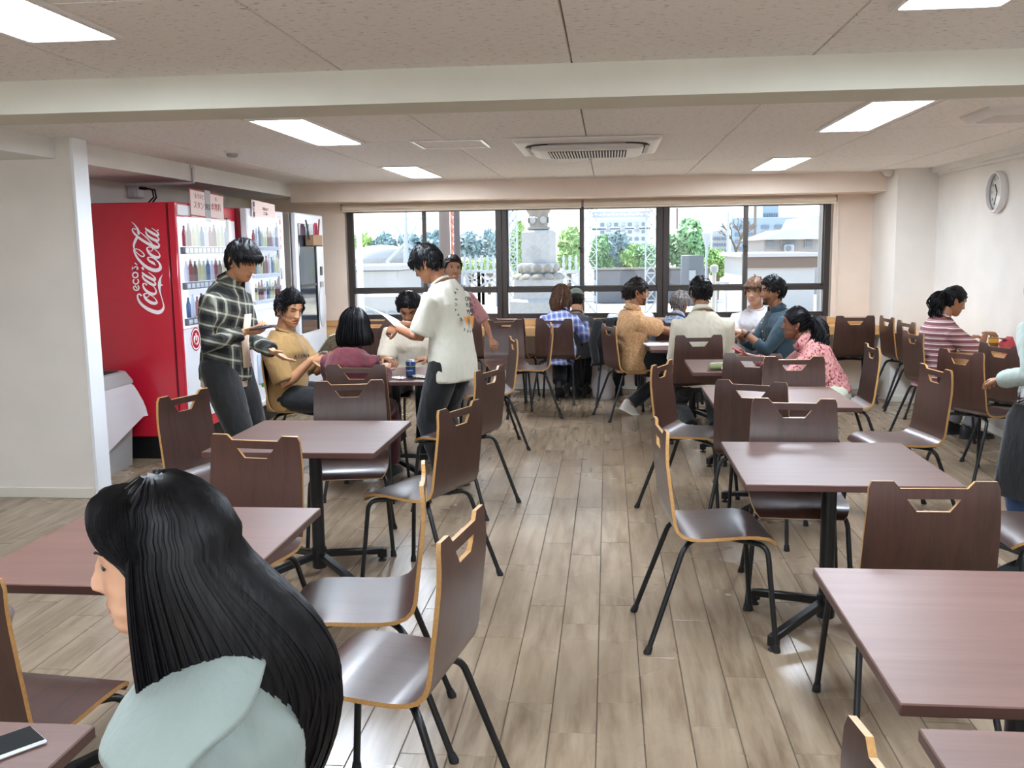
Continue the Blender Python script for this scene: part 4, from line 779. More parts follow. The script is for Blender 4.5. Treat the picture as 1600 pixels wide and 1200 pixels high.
# ---------------------------------------------------------------- people: builders
def interp(x, pts):
    for (x0, y0), (x1, y1) in zip(pts, pts[1:]):
        if x <= x1: t = max(0, min(1, (x - x0) / (x1 - x0))); t = t * t * (3 - 2 * t); return y0 + (y1 - y0) * t
    return pts[-1][1]
def gs(x, s): return exp(-(x / s) ** 2)
H_W = [(-.116, .016), (-.108, .030), (-.092, .044), (-.065, .058), (-.03, .068), (.01, .073), (.045, .0735), (.075, .063), (.098, .042), (.110, .02), (.1145, .004)]
H_F = [(-.116, .060), (-.108, .074), (-.092, .083), (-.06, .086), (-.02, .088), (.02, .091), (.05, .088), (.08, .066), (.1, .036), (.11, .012), (.1145, .0)]
H_B = [(-.116, .018), (-.1, .002), (-.075, -.035), (-.045, -.068), (0, -.088), (.035, -.095), (.07, -.082), (.098, -.05), (.11, -.022), (.1145, -.006)]
def head_pt(az, z, off=0.0, fem=0, detail=True):
    w_ = interp(z, H_W) * (1 - .04 * fem); f = interp(z, H_F); b = interp(z, H_B); cy = (f + b) / 2; d = (f - b) / 2
    s_, c = sin(az), cos(az); ex = .86 if c > 0 else 1.0
    x = (w_ + off) * math.copysign(abs(s_) ** (ex), s_); y = cy + (d + off) * math.copysign(abs(c) ** .95, c); zo = z + off * max(0, (z - .06) / .05)
    if detail and c > 0:
        m = min(1, c * 2.2); dy = 0
        if -.052 < z < .02: A = interp(z, [(-.052, 0), (-.043, .010), (-.034, .0235), (-.026, .022), (-.005, .012), (.014, .003), (.02, 0)]); dy += A * gs(x, .0085 + .35 * max(0, A - .006))
        dy += .007 * gs(abs(x) - .013, .006) * gs(z + .036, .007)
        dy -= (.0085 - .002 * fem) * gs(abs(x) - .031, .015) * gs(z - .006, .011)
        dy += (.004 - .002 * fem) * gs(abs(x) - .028, .022) * gs(z - .026, .008)
        dy += .0055 * gs(x, .019) * gs(z + .061, .0055) + .0055 * gs(x, .016) * gs(z + .0755, .0065) - .004 * gs(x, .026) * gs(z + .068, .0032) - .003 * gs(x, .02) * gs(z + .087, .006)
        dy += .005 * gs(x, .016) * gs(z + .102, .012) + .003 * gs(abs(x) - .046, .016) * gs(z + .022, .016)
        y += dy * m
    return V((x, y, zo))
AZ = [0]
for k_ in range(1, 25): AZ.append(k_ * .06 if k_ < 17 else .96 + (k_ - 16) * .2725)
AZ = [a * pi / AZ[-1] for a in AZ]; AZ = [-a for a in AZ[:0:-1]] + AZ[:-1]
ZR = [-.116, -.112, -.107, -.102, -.096, -.09, -.085, -.0805, -.077, -.0735, -.070, -.068, -.066, -.063, -.060, -.056, -.051, -.047, -.043, -.0395, -.036, -.032, -.027, -.021, -.014, -.007, -.001, .005, .011, .017, .023, .029, .036, .045, .055, .066, .078, .088, .097, .105, .111, .1143]
def add_head(mb, M, fem, smile, lip):
    rows = [[M @ head_pt(a, z, 0, fem) for a in AZ] for z in ZR]; o = len(mb.f); n = len(AZ)
    mb.cur = 0; mb.grid(rows, True); mb.add([p for p in rows[0]], [tuple(range(n))]); mb.add([p for p in rows[-1]], [tuple(range(n - 1, -1, -1))])
    for i in range(len(ZR) - 1):
        for j in range(n):
            a = (AZ[j] + AZ[(j + 1) % n]) / 2; z = (ZR[i] + ZR[i + 1]) / 2
            if abs(a) < .6:
                x = head_pt(a, z, 0, fem).x; zc = z + .068 - smile * x * x * 14
                if (x / (.0235 + .25 * abs(smile) * .02)) ** 2 + (zc / .0105) ** 2 < 1: mb.mi[o + i * n + j] = 1
    for sx in (-1, 1): # ears
        for c, r in (((sx * .0775, -.012, -.012), (.008, .018, .031)), ((sx * .084, -.018, -.006), (.006, .014, .024)), ((sx * .079, -.006, -.038), (.007, .010, .010))):
            R_ = M.to_3x3() @ M4.Rotation(sx * .35, 3, 'Z') @ M4.Rotation(.12, 3, 'X'); mb.ell(M @ V(c), r, 10, 7, R_)
def add_hand(mb, Wp, d, n, side, curl, s_=1.0, spread=1.0, thumb=0.5):
    d = d.normalized(); n = (n - d * n.dot(d)).normalized(); l = d.cross(n) * side  # l points to the thumb side
    P = lambda a, b, c=0: Wp + d * a * s_ + l * b * s_ + n * c * s_
    mb.tube([P(-.03, 0), P(0, 0), P(.02, .002), P(.055, .002), P(.085, .0), P(.094, 0)], [.022 * s_, .024 * s_, .032 * s_, .039 * s_, .038 * s_, .026 * s_], 10, flat=.46, up=n)
    for k in range(4):
        b = .029 - .0193 * k; L = (.070, .079, .073, .057)[k]; fd = (d + l * (.10 - .07 * k) * spread).normalized(); p = P(.084 - .003 * abs(k - 1), b); pts = [p - fd * .01, p]; a = 0
        for q, (fr, ca) in enumerate(((.45, .55), (.30, .75), (.25, .5))):
            a += curl * ca; v = fd * cos(a) - n * sin(a); p = p + v * L * fr * s_; pts.append(p)
        v = (pts[-1] - pts[-2]).normalized(); pts.append(pts[-1] + v * .004); mb.tube(pts, [.0088 * s_, .0092 * s_, .0085 * s_, .0078 * s_, .0068 * s_, .003 * s_], 8)
    td = (d * .62 + l * .78 - n * (.15 + .4 * thumb)).normalized(); p = P(.018, .026, -.004); t2 = (td + d * .5 - l * .45 * thumb - n * .25 * thumb).normalized()
    mb.tube([p - td * .012, p + td * .012, p + td * .036 * s_, p + td * .036 * s_ + t2 * .028 * s_, p + td * .036 * s_ + t2 * .036 * s_], [.012 * s_, .0125 * s_, .0105 * s_, .009 * s_, .004 * s_], 8)
_rm = {}
def fuse(mb, voxel, smooth=5, wr=0.0, wf=11.0, seed=0, keepz=None):
    me = bpy.data.meshes.new('fuse'); me.from_pydata(mb.v, [], mb.f); bm = bmesh.new(); bm.from_mesh(me); bmesh.ops.recalc_face_normals(bm, faces=bm.faces); bm.to_mesh(me); bm.free()
    o = bpy.data.objects.new('fuse', me); COL.objects.link(o); m = o.modifiers.new('r', 'REMESH'); m.mode = 'VOXEL'; m.voxel_size = voxel; m.adaptivity = 0
    if smooth: m2 = o.modifiers.new('s', 'SMOOTH'); m2.factor = .5; m2.iterations = smooth
    dg = bpy.context.evaluated_depsgraph_get(); e = bpy.data.meshes.new_from_object(o.evaluated_get(dg)); bpy.data.objects.remove(o); bpy.data.meshes.remove(me)
    e.materials.clear()
    if wr:
        e.update(); sv = V((seed * 3.1, seed * 1.7, seed * .9)); N = [v.normal.copy() for v in e.vertices]
        for v, n in zip(e.vertices, N):
            p = v.co; q = V((p.x * wf, p.y * wf, p.z * wf * .55)) + sv; a = mnoise.noise(q) + .5 * (1 - abs(mnoise.noise(q * 2.3)) * 2.4); v.co = p + n * wr * a
    return e
def chaik(P, n=2):
    for _ in range(n): P = [P[0]] + [q for a, b in zip(P, P[1:]) for q in (a.lerp(b, .25), a.lerp(b, .75))][1:-1] + [P[-1]]
    return P
def dome(mb, pts, r, n=12, e0=True, e1=True):
    # tapered limb with rounded ends
    pts = [V(p) for p in pts]; r = list(r); P, Q = [], []
    if e0:
        d = (pts[0] - pts[1]).normalized()
        for a in (80, 50, 25): P.append(pts[0] + d * r[0] * sin(rad(a))); Q.append(r[0] * cos(rad(a)))
    P += pts; Q += r
    if e1:
        d = (pts[-1] - pts[-2]).normalized()
        for a in (25, 50, 80): P.append(pts[-1] + d * r[-1] * sin(rad(a))); Q.append(r[-1] * cos(rad(a)))
    mb.tube(P, Q, n)
def bez(a, b, c, n=6): return [((1 - t) ** 2) * a + 2 * t * (1 - t) * b + t * t * c for t in [k / n for k in range(n + 1)]]
def ik(a, b, l1, l2, hint):
    a, b = V(a), V(b); d = b - a; L = min(d.length, (l1 + l2) * .999); u = d.normalized(); x = (l1 * l1 - l2 * l2 + L * L) / (2 * L); h = sqrt(max(0, l1 * l1 - x * x)); p = V(hint) - u * V(hint).dot(u); p.normalize(); return a + u * x + p * h, a + u * L
def skin_mat(name, c):
    if name in _pm: return _pm[name]
    a = NT(name).set(c, .48); nz = a.n('TexNoise', Scale=14.0, Detail=5.0); a.l(a.obj(), nz.inputs['Vector']); c0 = lin(c); d = (c0[0] * .86, c0[1] * .80, c0[2] * .78, 1)
    a.l(a.ramp(nz.outputs[0], [(.35, d), (.65, c0)]), a.b.inputs['Base Color']); a.b.inputs['Subsurface Weight'].default_value = .08; a.b.inputs['Subsurface Radius'].default_value = (.02, .008, .004)
    _pm[name] = a.m; return a.m
SK = {'tan': 'b98763', 'brown': '9a6a4c', 'deep': '7d523c', 'light': 'd0a284', 'fair': 'd7ab90'}
def skin(k):
    b = lin(SK[k]); return skin_mat('skin_' + k, SK[k]), plain('lips_' + k, '%02x%02x%02x' % tuple(int(int(SK[k][i:i + 2], 16) * f) for i, f in ((0, .86), (2, .66), (4, .68))), .4)
def hair_mat(name, c0, c1, rough=.42):
    if name in _pm: return _pm[name]
    a = NT(name).set(c0, rough); a.b.inputs['Specular IOR Level'].default_value = .2; nz = a.n('TexNoise', Scale=60.0, Detail=3.0); a.l(a.obj((1, 1, .12)), nz.inputs['Vector']); a.l(a.ramp(nz.outputs[0], [(.35, c0), (.7, c1)]), a.b.inputs['Base Color'])
    a.bump(nz.outputs[0], .5, .004); a.b.inputs['Anisotropic'].default_value = .4; _pm[name] = a.m; return a.m
HAIR = {'black': ('09090a', '171619'), 'dark': ('120e0d', '271f1c'), 'brown': ('3a2a22', '72523c'), 'grey': ('4a4543', '857d79')}
HL = [(0, .058), (.5, .056), (.85, .040), (1.15, .008), (1.35, -.012), (1.62, .002), (1.9, -.045), (2.4, -.072), (3.2, -.078)]
def hairline(az, sh=0): return interp(abs(az), HL) + sh
def flowdir(p, az, style):
    w = V((0, -.035, .115)); t = V((p.x - w.x, p.y - w.y, p.z - w.z)); t.normalize(); return t
def add_hair(par, M, style, colr, fem, seed, toL, zend=None, bulge=.1, a0_=None):
    """style: short, fringe, swept, crop, bob, long, ponytail, bun; M is the head frame, toL maps a local point to itself (figure frame)"""
    r = random.Random(seed); m = hair_mat('hair_' + colr, *HAIR[colr]); mb = MB(); th = {'crop': .008, 'short': .014, 'fringe': .018, 'swept': .018, 'bun': .009, 'ponytail': .010, 'bob': .018, 'long': .014}[style]
    zr = [-.09 + .0085 * k for k in range(24)] + [.112, .1145]; rows = []
    na = 96 if style == 'long' else 56; azs = [2 * pi * k / na - pi for k in range(na)]
    for z in zr:
        q = []
        for a in azs:
            d = z - hairline(a, -.012 if style == 'fringe' and abs(a) < .9 else 0); f = max(-.5, min(1, d / .02)); wob = mnoise.noise(V((sin(a) * 3 + seed, cos(a) * 3, z * 25))) * .004 + mnoise.noise(V((sin(a) * 9 + seed, cos(a) * 9, z * 12))) * .003
            q.append(M @ head_pt(a, z, th * f + (wob if f > .5 else 0), fem, False))
        rows.append(q)
    vs = [p for q in rows for p in q]; fs = []
    for i in range(len(zr) - 1):
        for j in range(na):
            a = azs[j] + pi / na
            if (zr[i] + zr[i + 1]) / 2 > hairline(a) - .009: fs.append((i * na + j, i * na + (j + 1) % na, (i + 1) * na + (j + 1) % na, (i + 1) * na + j))
    mb.add(vs, fs); e = len(mb.v); mb.add([rows[-1][j] for j in range(na)], [tuple(range(na))])
    R3 = M.to_3x3()
    def clump(p0, d, nrm, L, lift, rad_, droop=0, curl=0):
        k = 5; P = []; ph = r.random() * 6.28; sd = d.cross(nrm).normalized()
        for i in range(k):
            t = i / (k - 1); P.append(M @ (p0 + d * L * t + nrm * (lift * sin(pi * min(1, t * .9)) - droop * t * t) + sd * curl * sin(ph + t * 5)))
        mb.tube(P, [rad_ * .7, rad_, rad_ * .9, rad_ * .55, rad_ * .08], 4)
    if style in ('short', 'fringe', 'swept', 'crop'):
        N = {'short': 420, 'fringe': 520, 'swept': 460, 'crop': 300}[style]
        for _ in range(N):
            a = r.uniform(-pi, pi); lo = hairline(a); z = lo + (0.112 - lo) * (r.random() ** .8); p = head_pt(a, z, th * .55, fem, False); c = head_pt(a, z, th * .55 + .01, fem, False); n = (c - p).normalized() if (c - p).length > 1e-5 else V((0, 0, 1))
            f = flowdir(p, a, style); f = f - n * f.dot(n); f = f.normalized() if f.length > 1e-3 else V((0, 1, 0))
            if style == 'fringe' and z > .04 and abs(a) < 1.5: f = (f + V((0, .6, -.25))).normalized()
            if style == 'swept' and abs(a) < 1.3 and z > .045: f = (V((.35, -.7, .5)) + n * .15); f = (f - n * f.dot(n) * .6).normalized()
            L = {'short': .034, 'fringe': .05, 'swept': .036, 'crop': .018}[style] * r.uniform(.7, 1.3) * (.6 if z < .0 else 1)
            clump(p, f, n, L, 'swept' == style and .010 or .007, r.uniform(.004, .0075) * (.7 if style == 'crop' else 1), .004 if style == 'fringe' else 0)
        if style == 'fringe':
            for k in range(46):
                a = -1.05 + 2.1 * k / 45 + r.uniform(-.03, .03); p = head_pt(a, .07 - .012 * abs(a), .016, fem, False); q = head_pt(a * .95, .028 + r.uniform(-.012, .012), .014, fem, False); d = q - p; clump(p, d.normalized(), V((sin(a) * .5, cos(a), .25)).normalized(), d.length, .014, .0075, 0)
    o = mb.build('hair', m, par, ang=60, fixn=True)
    down = V((0, 0, -1)); st = MB()
    cen = M @ V((0, -.01, 0)); back = (R3 @ V((0, -1, 0))); back.z = 0; back.normalize(); rt = (R3 @ V((1, 0, 0))); rt.z = 0; rt.normalize()
    if style in ('long', 'bob'):
        zr_ = (M @ V((0, 0, -.03))).z; full = zend < zr_ - .3
        def path(a, off, kk=16):
            P = []; up = [.1135, .110, .104, .096, .085, .070, .052, .032, .012]; aa = abs(a)
            for z in up: P.append(M @ head_pt(a, z, .006 + off + .012 * (1 - z / .12), fem, False))
            b = P[-1]; o2 = (b - cen); o2.z = 0; bk = max(0, min(1, (aa - 1.15) / 1.5)); bk = bk * bk * (3 - 2 * bk)
            for k in range(1, kk + 1):
                t = k / kk; z = b.z + (zend - b.z) * t; s2 = t * t * (3 - 2 * t)
                spread = 1 + (.12 * sin(t * pi * .8) if style == 'bob' else .10 * sin(pi * min(1, t * 1.6)) - .22 * s2)
                ob = bulge * sin(pi * t * .85) ** 1.3 * bk; q = cen + o2 * spread + back * ob * (1 if style == 'long' else .2); P.append(V((q.x, q.y, z)))
            return P
        a0 = a0_ if a0_ else (1.12 if style == 'long' else 1.02); cols = [a0 + (2 * pi - 2 * a0) * k / 60 for k in range(61)]; A, B = [], []
        for a in cols:
            a2 = a if a <= pi else a - 2 * pi; wob = .006 * mnoise.noise(V((a * 6, seed, 0))); A.append(path(a2, .004 + wob)); B.append(path(a2, -.018))
        g = MB(); n1 = len(A[0]); ring = A + B[::-1]; g.grid([[c[i] for c in ring] for i in range(n1)], True); k_ = len(ring); g.add([c[-1] for c in ring], [tuple((i, i + 1, k_ - 2 - i, k_ - 1 - i)) for i in range(len(A) - 1)])
        g.build('hair_mass', m, o, ang=70)
        N = 1500 if style == 'long' and full else 420
        for _ in range(N):
            a = r.uniform(a0 - .12, 2 * pi - a0 + .12); a2 = a if a <= pi else a - 2 * pi; P = path(a2, r.uniform(.002, .011)); cut = r.uniform(.88, 1.06); z0 = P[0].z; jx = r.gauss(0, .006); jy = r.gauss(0, .006); Q = []
            for i, p in enumerate(P):
                t = i / (len(P) - 1); Q.append(V((p.x + jx * t + .004 * sin(t * 7 + a * 9) * t, p.y + jy * t, p.z if i < 9 else P[8].z + (p.z - P[8].z) * cut)))
            w_ = r.uniform(.0018, .0042); st.tube(Q, [w_ * .5] + [w_] * (len(Q) - 3) + [w_ * .7, w_ * .12], 3)
        # parting strands framing the face
        for sx in (-1, 1):
            for k in range(150 if style == 'long' else 12):
                f = r.random(); lf = r.uniform(.016, .021); a = sx * (.30 + (a0 - .32) * f); p0 = M @ V((sx * .004, .056 - .05 * f, .118)); p1 = M @ head_pt(a, .066, lf, fem, False); p2 = M @ head_pt(sx * (a0 - .20 + .26 * f), .012, lf, fem, False); p2b = M @ head_pt(sx * (a0 - .05 + .15 * f), -.04, .016, fem, False); p3 = V((p2b.x, p2b.y, zend + (p2b.z - zend) * r.uniform(.3, .75))) + back * .03
                P = [p0, p0.lerp(p1, .5) + R3 @ V((sx * .008, .014, .014)), p1, p1.lerp(p2, .5) + R3 @ V((sx * .008, .008, 0)), p2, p2b, p2b.lerp(p3, .5) + back * .008, p3]; P = chaik(P, 2 if style == 'long' else 1); nP = len(P); st.tube(P, [.0035 + .0025 * min(1, 4 * i / nP) - .005 * max(0, (i / nP - .55) / .45) for i in range(nP)], 4)
    if style == 'ponytail':
        tie = M @ V((0, -.105, .045)); z1 = zend; MB().lathe([(.016, -.008), (.02, 0), (.016, .008)], 12, tie).build('hair_tie', plain('black_band', '17161a', .6), o)
        for _ in range(150):
            ph = r.random() * 6.28; rr_ = r.random() ** .6; P = []; tw = r.uniform(18, 30); lat = r.gauss(0, .5); Lz = (tie.z - z1) * r.uniform(.55, 1.05)
            for i in range(18):
                t = i / 17; w2 = (.02 + .052 * sin(pi * min(1, t * 1.1 + .08))) * rr_; cr = .011 * min(1, t * 3); P.append(tie + back * (.015 + .05 * min(1, t * 3) * (1 - .4 * t)) + rt * (w2 * cos(ph) + cr * cos(tw * t + ph)) + back * (w2 * sin(ph) * .8 + cr * sin(tw * t + ph)) + down * (Lz * t - .02 * sin(pi * min(1, t * 2.5))))
            q = r.uniform(.003, .0055); st.tube(P, [q * .6] + [q] * 15 + [q * .6, q * .1], 4)
        for _ in range(120): # hair drawn back to the tie
            a = r.uniform(-pi, pi); z = max(hairline(a) + .004, r.uniform(-.05, .1)); p = head_pt(a, z, .009, fem, False); q = V((0, -.105, .045)); P = [M @ p]
            for i in range(1, 6):
                t = i / 6; v = p.lerp(q, t); v2 = V((v.x, v.y + .015, v.z)); l = v2.length; s_ = .098 / l if l < .098 else 1; P.append(M @ V((v.x * s_, v.y * s_ if v.y > 0 else v.y * max(1, s_ * .97), v.z * s_)))
            st.tube(P, [.002, .004, .004, .004, .003, .002], 4)
    if style == 'bun':
        MB().ell(M @ V((0, -.11, .01)), (.035, .03, .035), 14, 9).build('hair_bun', m, o)
        for _ in range(160):
            a = r.uniform(-pi, pi); z = max(hairline(a) + .003, r.uniform(-.06, .1)); p = head_pt(a, z, .008, fem, False); a3 = a + (0.5 if a > 0 else -.5); a3 = max(-pi, min(pi, a3)); st.tube([M @ p, M @ head_pt(a + (a3 - a) * .5, z + .0, .011, fem, False), M @ head_pt(a3, min(.1, z * .9), .009, fem, False)], [.002, .0045, .001], 4)
    if st.v: st.build('hair_strands', m, o, ang=80, fixn=False)['kind'] = 'stuff'
    return o
def rings(cs, up_dir=None, n=22):
    # cs: (centre, rx, ry, matrix, squareness)
    out = []
    for c, rx, ry, R_, sq in cs:
        q = []
        for k in range(n):
            a = 2 * pi * k / n; x, y = cos(a), sin(a); q.append(V(c) + R_ @ V((rx * math.copysign(abs(x) ** sq, x), ry * math.copysign(abs(y) ** sq, y), 0)))
        out.append(q)
    return out
def person(label, x, y, yaw, sp):
    """One figure: body (one skin surface with head and hands), with hair, garments and shoes as its children."""
    t = thing('person', label, 'person', (x, y, 0), rad(yaw - 90)); g = sp.get; s_ = g('h', 1.66) / 1.70; fem = g('fem', 0); sit = g('sit', False); hp = g('hp', .535 if sit else .91 * s_); seed = g('seed', 1)
    RXm = lambda a: M4.Rotation(-rad(a), 3, 'X'); RZ = lambda a: M4.Rotation(rad(a), 3, 'Z'); RY = lambda a: M4.Rotation(rad(a), 3, 'Y')
    lean, tw, side, hunch = g('lean', 4), g('twist', 0), g('side', 0), g('hunch', 8)
    ts = g('ts', 1) * s_; pel = V((0, g('py', 0), hp)); R0 = RY(side * .5) @ RXm(lean * .55); R1 = RY(side) @ RXm(lean) @ RZ(tw * .5); R2 = RY(side) @ RXm(lean + hunch * .5) @ RZ(tw); R3_ = RY(side) @ RXm(lean + hunch) @ RZ(tw)
    waist = pel + R0 @ V((0, 0, .17 * ts)); chest = waist + R1 @ V((0, 0, .20 * ts)); upper = chest + R2 @ V((0, 0, .095 * ts)); neck = upper + R3_ @ V((0, -.005, .06 * ts))
    sw = (.158 if fem else .178) * s_ * g('sw', 1); Hs = RZ(tw + g('hyaw', 0)) @ RXm(g('hpitch', 8)) @ RY(g('htilt', 0)); hsz = g('hsz', (.98 if fem else 1.02) * (s_ ** .35))
    hc = neck + R3_ @ V((0, .012, .055 * s_)) + Hs @ V((0, .012, .115 * hsz)); HM = M4.Translation(hc) @ Hs.to_4x4() @ M4.Scale(hsz, 4)
    sm, lm = skin(g('skin', 'tan')); bld = g('build', 1.0)
    # limbs
    A = {}
    for k, sx in (('R', 1), ('L', -1)):
        sh = upper + R3_ @ V((sx * sw, -.006, -.040 * s_)); hd = V(g('hand' + k, (sx * .24, .12, hp + .02))); hd = HM @ V((sx * .055, .075, -.165)) if g('face' + k) else hd; el, wr = ik(sh, hd, .285 * s_, .25 * s_, g('elb' + k, (sx * .25, -.5, -.8))); A[k] = (sh, el, wr)
        if sit: ft = V(g('foot' + k, (sx * .11, .40 + g('py', 0), .085)))
        else: ft = V(g('foot' + k, (sx * .10, .0, .085)))
        hj = pel + R0 @ V((sx * .088 * s_, 0, -.01)); kn, an = ik(hj, ft, .425 * s_, (.425 if not sit else .43) * s_, g('knee' + k, (sx * .12, 1, .5 if sit else .1))); A['l' + k] = (hj, kn, ft if (ft - an).length < .02 else an)
    rx = 1.0 if not fem else .90; bk = bld
    TOR = [(pel + R0 @ V((0, 0, -.10 * s_)), .130, .100, R0, 1), (pel, .163 * (1.05 if fem else 1), .118, R0, .95), (pel + R0 @ V((0, 0, .09 * s_)), .152 * rx, .108, R0, .95), (waist, .140 * rx, .100, R1, .95), (waist + R1 @ V((0, .004, .1 * s_)), .153 * rx, .108, R1, .9), (chest + R1 @ V((0, .006, 0)), .166 * rx, .116 + .012 * fem, R2, .9), (upper, .136 * rx, .094, R3_, .92), (upper + R3_ @ V((0, -.004, .034 * s_)), .094 * rx, .076, R3_, .95), (neck + R3_ @ V((0, 0, .012)), .062, .060, R3_, 1)]
    b = MB(); b.loft(rings([(c, a * .93 * bk * s_, d * .93 * bk * s_, R_, q) for c, a, d, R_, q in TOR]))
    dome(b, [neck + R3_ @ V((0, -.005, -.06)), neck, hc + Hs @ V((0, -.015, -.075 * hsz)), hc + Hs @ V((0, -.008, -.02 * hsz))], [.07 * s_, (.050 if fem else .058) * s_, (.046 if fem else .054) * s_, .045], 14)
    for k, sx in (('R', 1), ('L', -1)):
        sh, el, wr = A[k]; f = bk * (.86 if fem else 1) * s_; dome(b, [sh + R3_ @ V((-sx * .03, 0, 0)), sh, sh.lerp(el, .35), el, el.lerp(wr, .3), wr], [.052 * f, .054 * f, .047 * f, .038 * f, .040 * f, .026 * f], 12)
        hj, kn, an = A['l' + k]; dome(b, [hj, hj.lerp(kn, .5), kn, kn.lerp(an, .35), an], [.08 * s_, .068 * s_, .05 * s_, .048 * s_, .034 * s_], 12)
    me = fuse(b, .0105, 6); bm_ = MB(); bm_.v = [tuple(v.co) for v in me.vertices]; bm_.f = [tuple(p.vertices) for p in me.polygons]; bm_.mi = [0] * len(bm_.f); bpy.data.meshes.remove(me)
    add_head(bm_, HM, fem, g('smile', 0), lm)
    for k, sx in (('R', 1), ('L', -1)):
        sh, el, wr = A[k]; d = V(g('hdir' + k, tuple((wr - el).normalized()))); nn = V(g('hnrm' + k, (0, 0, 1))); bm_.cur = 0; add_hand(bm_, wr, d, nn, -sx if g('flip' + k, 0) else sx, g('curl' + k, .7), s_ * (.93 if fem else 1), g('spread', 1), g('thumb', .5))
    bm_.build('body', [sm, lm], t, ang=50)
    # eyes and brows
    hm = hair_mat('hair_' + g('haircol', 'black'), *HAIR[g('haircol', 'black')]); R3h = HM.to_3x3()
    for sx in (-1, 1):
        ysurf = head_pt(.0, .006, 0, fem).y - .0065
        if g('eyes', 'open') == 'open':
            ec = V((sx * .031, head_pt(sx * .42, .006, 0, fem).y - .0062, .006)); e = MB().ell(HM @ ec, (.0128, .0115, .0088), 14, 9, R3h).build('eyeball', plain('eye_white', 'a79f98', .3), t); gz = V((g('gaze', 0) * .004, .0085, 0)); MB().ell(HM @ (ec + gz), (.0072, .0036, .0068), 12, 7, R3h).build('iris', plain('dark_iris', '1c120d', .15), e)
        L = MB(); P = []
        for i in range(7):
            u = -1 + i / 3; az = sx * .42 + u * .19; zz_ = (.0135 - .005 * u * u) if g('eyes', 'open') == 'open' else (.001 + .004 * u * u); P.append(HM @ head_pt(az, zz_, .0015, fem))
        L.tube(P, [.0008, .0016, .002, .0022, .002, .0016, .0008], 5); L.build('eyelashes', hm, t)
        B_ = MB(); P = []
        for i in range(7):
            u = -1 + i / 3; P.append(HM @ head_pt(sx * (.44 + u * .24 * 1), .0285 - .004 * (sx * u * sx) ** 2 + .002 * u, .0012, fem))
        B_.tube(P, [.0014, .003, .0034, .0032, .003, .0024, .001] if not fem else [.001, .002, .0024, .0022, .002, .0016, .0008], 5); B_.build('eyebrow', hm, t)
    if g('teeth'):
        T_ = MB(); T_.tube([HM @ (head_pt(a, -.0675 + .9 * (head_pt(a, -.0675, 0, fem).x) ** 2 * 12, .0016, fem)) for a in (-.24, -.12, 0, .12, .24)], [.001, .0022, .0026, .0022, .001], 6); T_.build('teeth', plain('teeth', 'e8e2d8', .3), t)
    if g('beard'):
        Bd = MB(); rb_ = random.Random(seed)
        for _ in range(260):
            a = rb_.uniform(-1.25, 1.25); z = rb_.uniform(-.108, -.05 if abs(a) > .45 else -.082); p = head_pt(a, z, 0, fem); Bd.tube([HM @ p, HM @ (p + V((0, .004, -.007)))], [.002, .0005], 3)
        Bd.build('beard', hm, t, fixn=False)['kind'] = 'stuff'
    if g('hair', 'short') != 'none': add_hair(t, HM, g('hair', 'short'), g('haircol', 'black'), fem, seed, None, g('zend'), g('bulge', .1), g('a0'))
    # top
    top = g('top'); tm = top['m']; lo = top.get('loose', .016) * .72; hem = top.get('hem', -.12); gmb = MB(); ls = g('lean', 4)
    TR_ = [(pel + R0 @ V((0, 0, hem * s_)), .163 * rx * 1.0, .118, R0, .95)] + ([(pel + R0 @ V((0, 0, -.02)), .163 * (1.03 if fem else 1), .120, R0, .95)] if hem < -.05 else []) + TOR[2:7] + [(upper + R3_ @ V((0, -.004, .033 * s_)), .098 * rx, .078, R3_, .95), (neck + R3_ @ V((0, -.004, .004)), .078, .070, R3_, 1)]
    gmb.loft(rings([(c, (a * bk * s_ + lo * (1.3 if i < 4 else 1)), (d * bk * s_ + lo * (1.2 if i < 4 else .9)), R_, q) for i, (c, a, d, R_, q) in enumerate(TR_)]))
    for k, sx in (('R', 1), ('L', -1)):
        sh, el, wr = A[k]; f = bk * (.9 if fem else 1) * s_; l2 = lo * .75; i0 = sh + R3_ @ V((-sx * .05, 0, -.004)); sl = top.get('sleeve', 'short')
        if sl == 'short': e = sh.lerp(el, top.get('sl', .72)); dome(gmb, [i0, sh, sh.lerp(e, .5), e], [.055 * f, .058 * f + l2, .056 * f + l2 * 1.15, .055 * f + l2 * 1.35], 14, True, False)
        elif sl == 'elbow': e = el.lerp(wr, .06); dome(gmb, [i0, sh, sh.lerp(el, .5), e], [.055 * f, .056 * f + l2, .052 * f + l2 * 1.3, .05 * f + l2 * 1.6], 14, True, False)
        else: e = el.lerp(wr, .94 if sl == 'long' else .45); dome(gmb, [i0, sh, sh.lerp(el, .4), el, e], [.055 * f, .058 * f + l2, .052 * f + l2, .045 * f + l2, (.030 if sl == 'long' else .042) * f + l2 * 1.1], 14, True, False)
    me = fuse(gmb, .0115, top.get('sm', 4), top.get('wr', .0055) * 1.35, top.get('wf', 12), seed); me.materials.append(tm); me.shade_smooth(); to = put(top.get('name', 't_shirt'), me, t); me.set_sharp_from_angle(angle=rad(60))
    cm = top.get('cm', tm); cmx = M4.Translation(neck + R3_ @ V((0, .006, .020))) @ (R3_ @ RXm(14)).to_4x4()
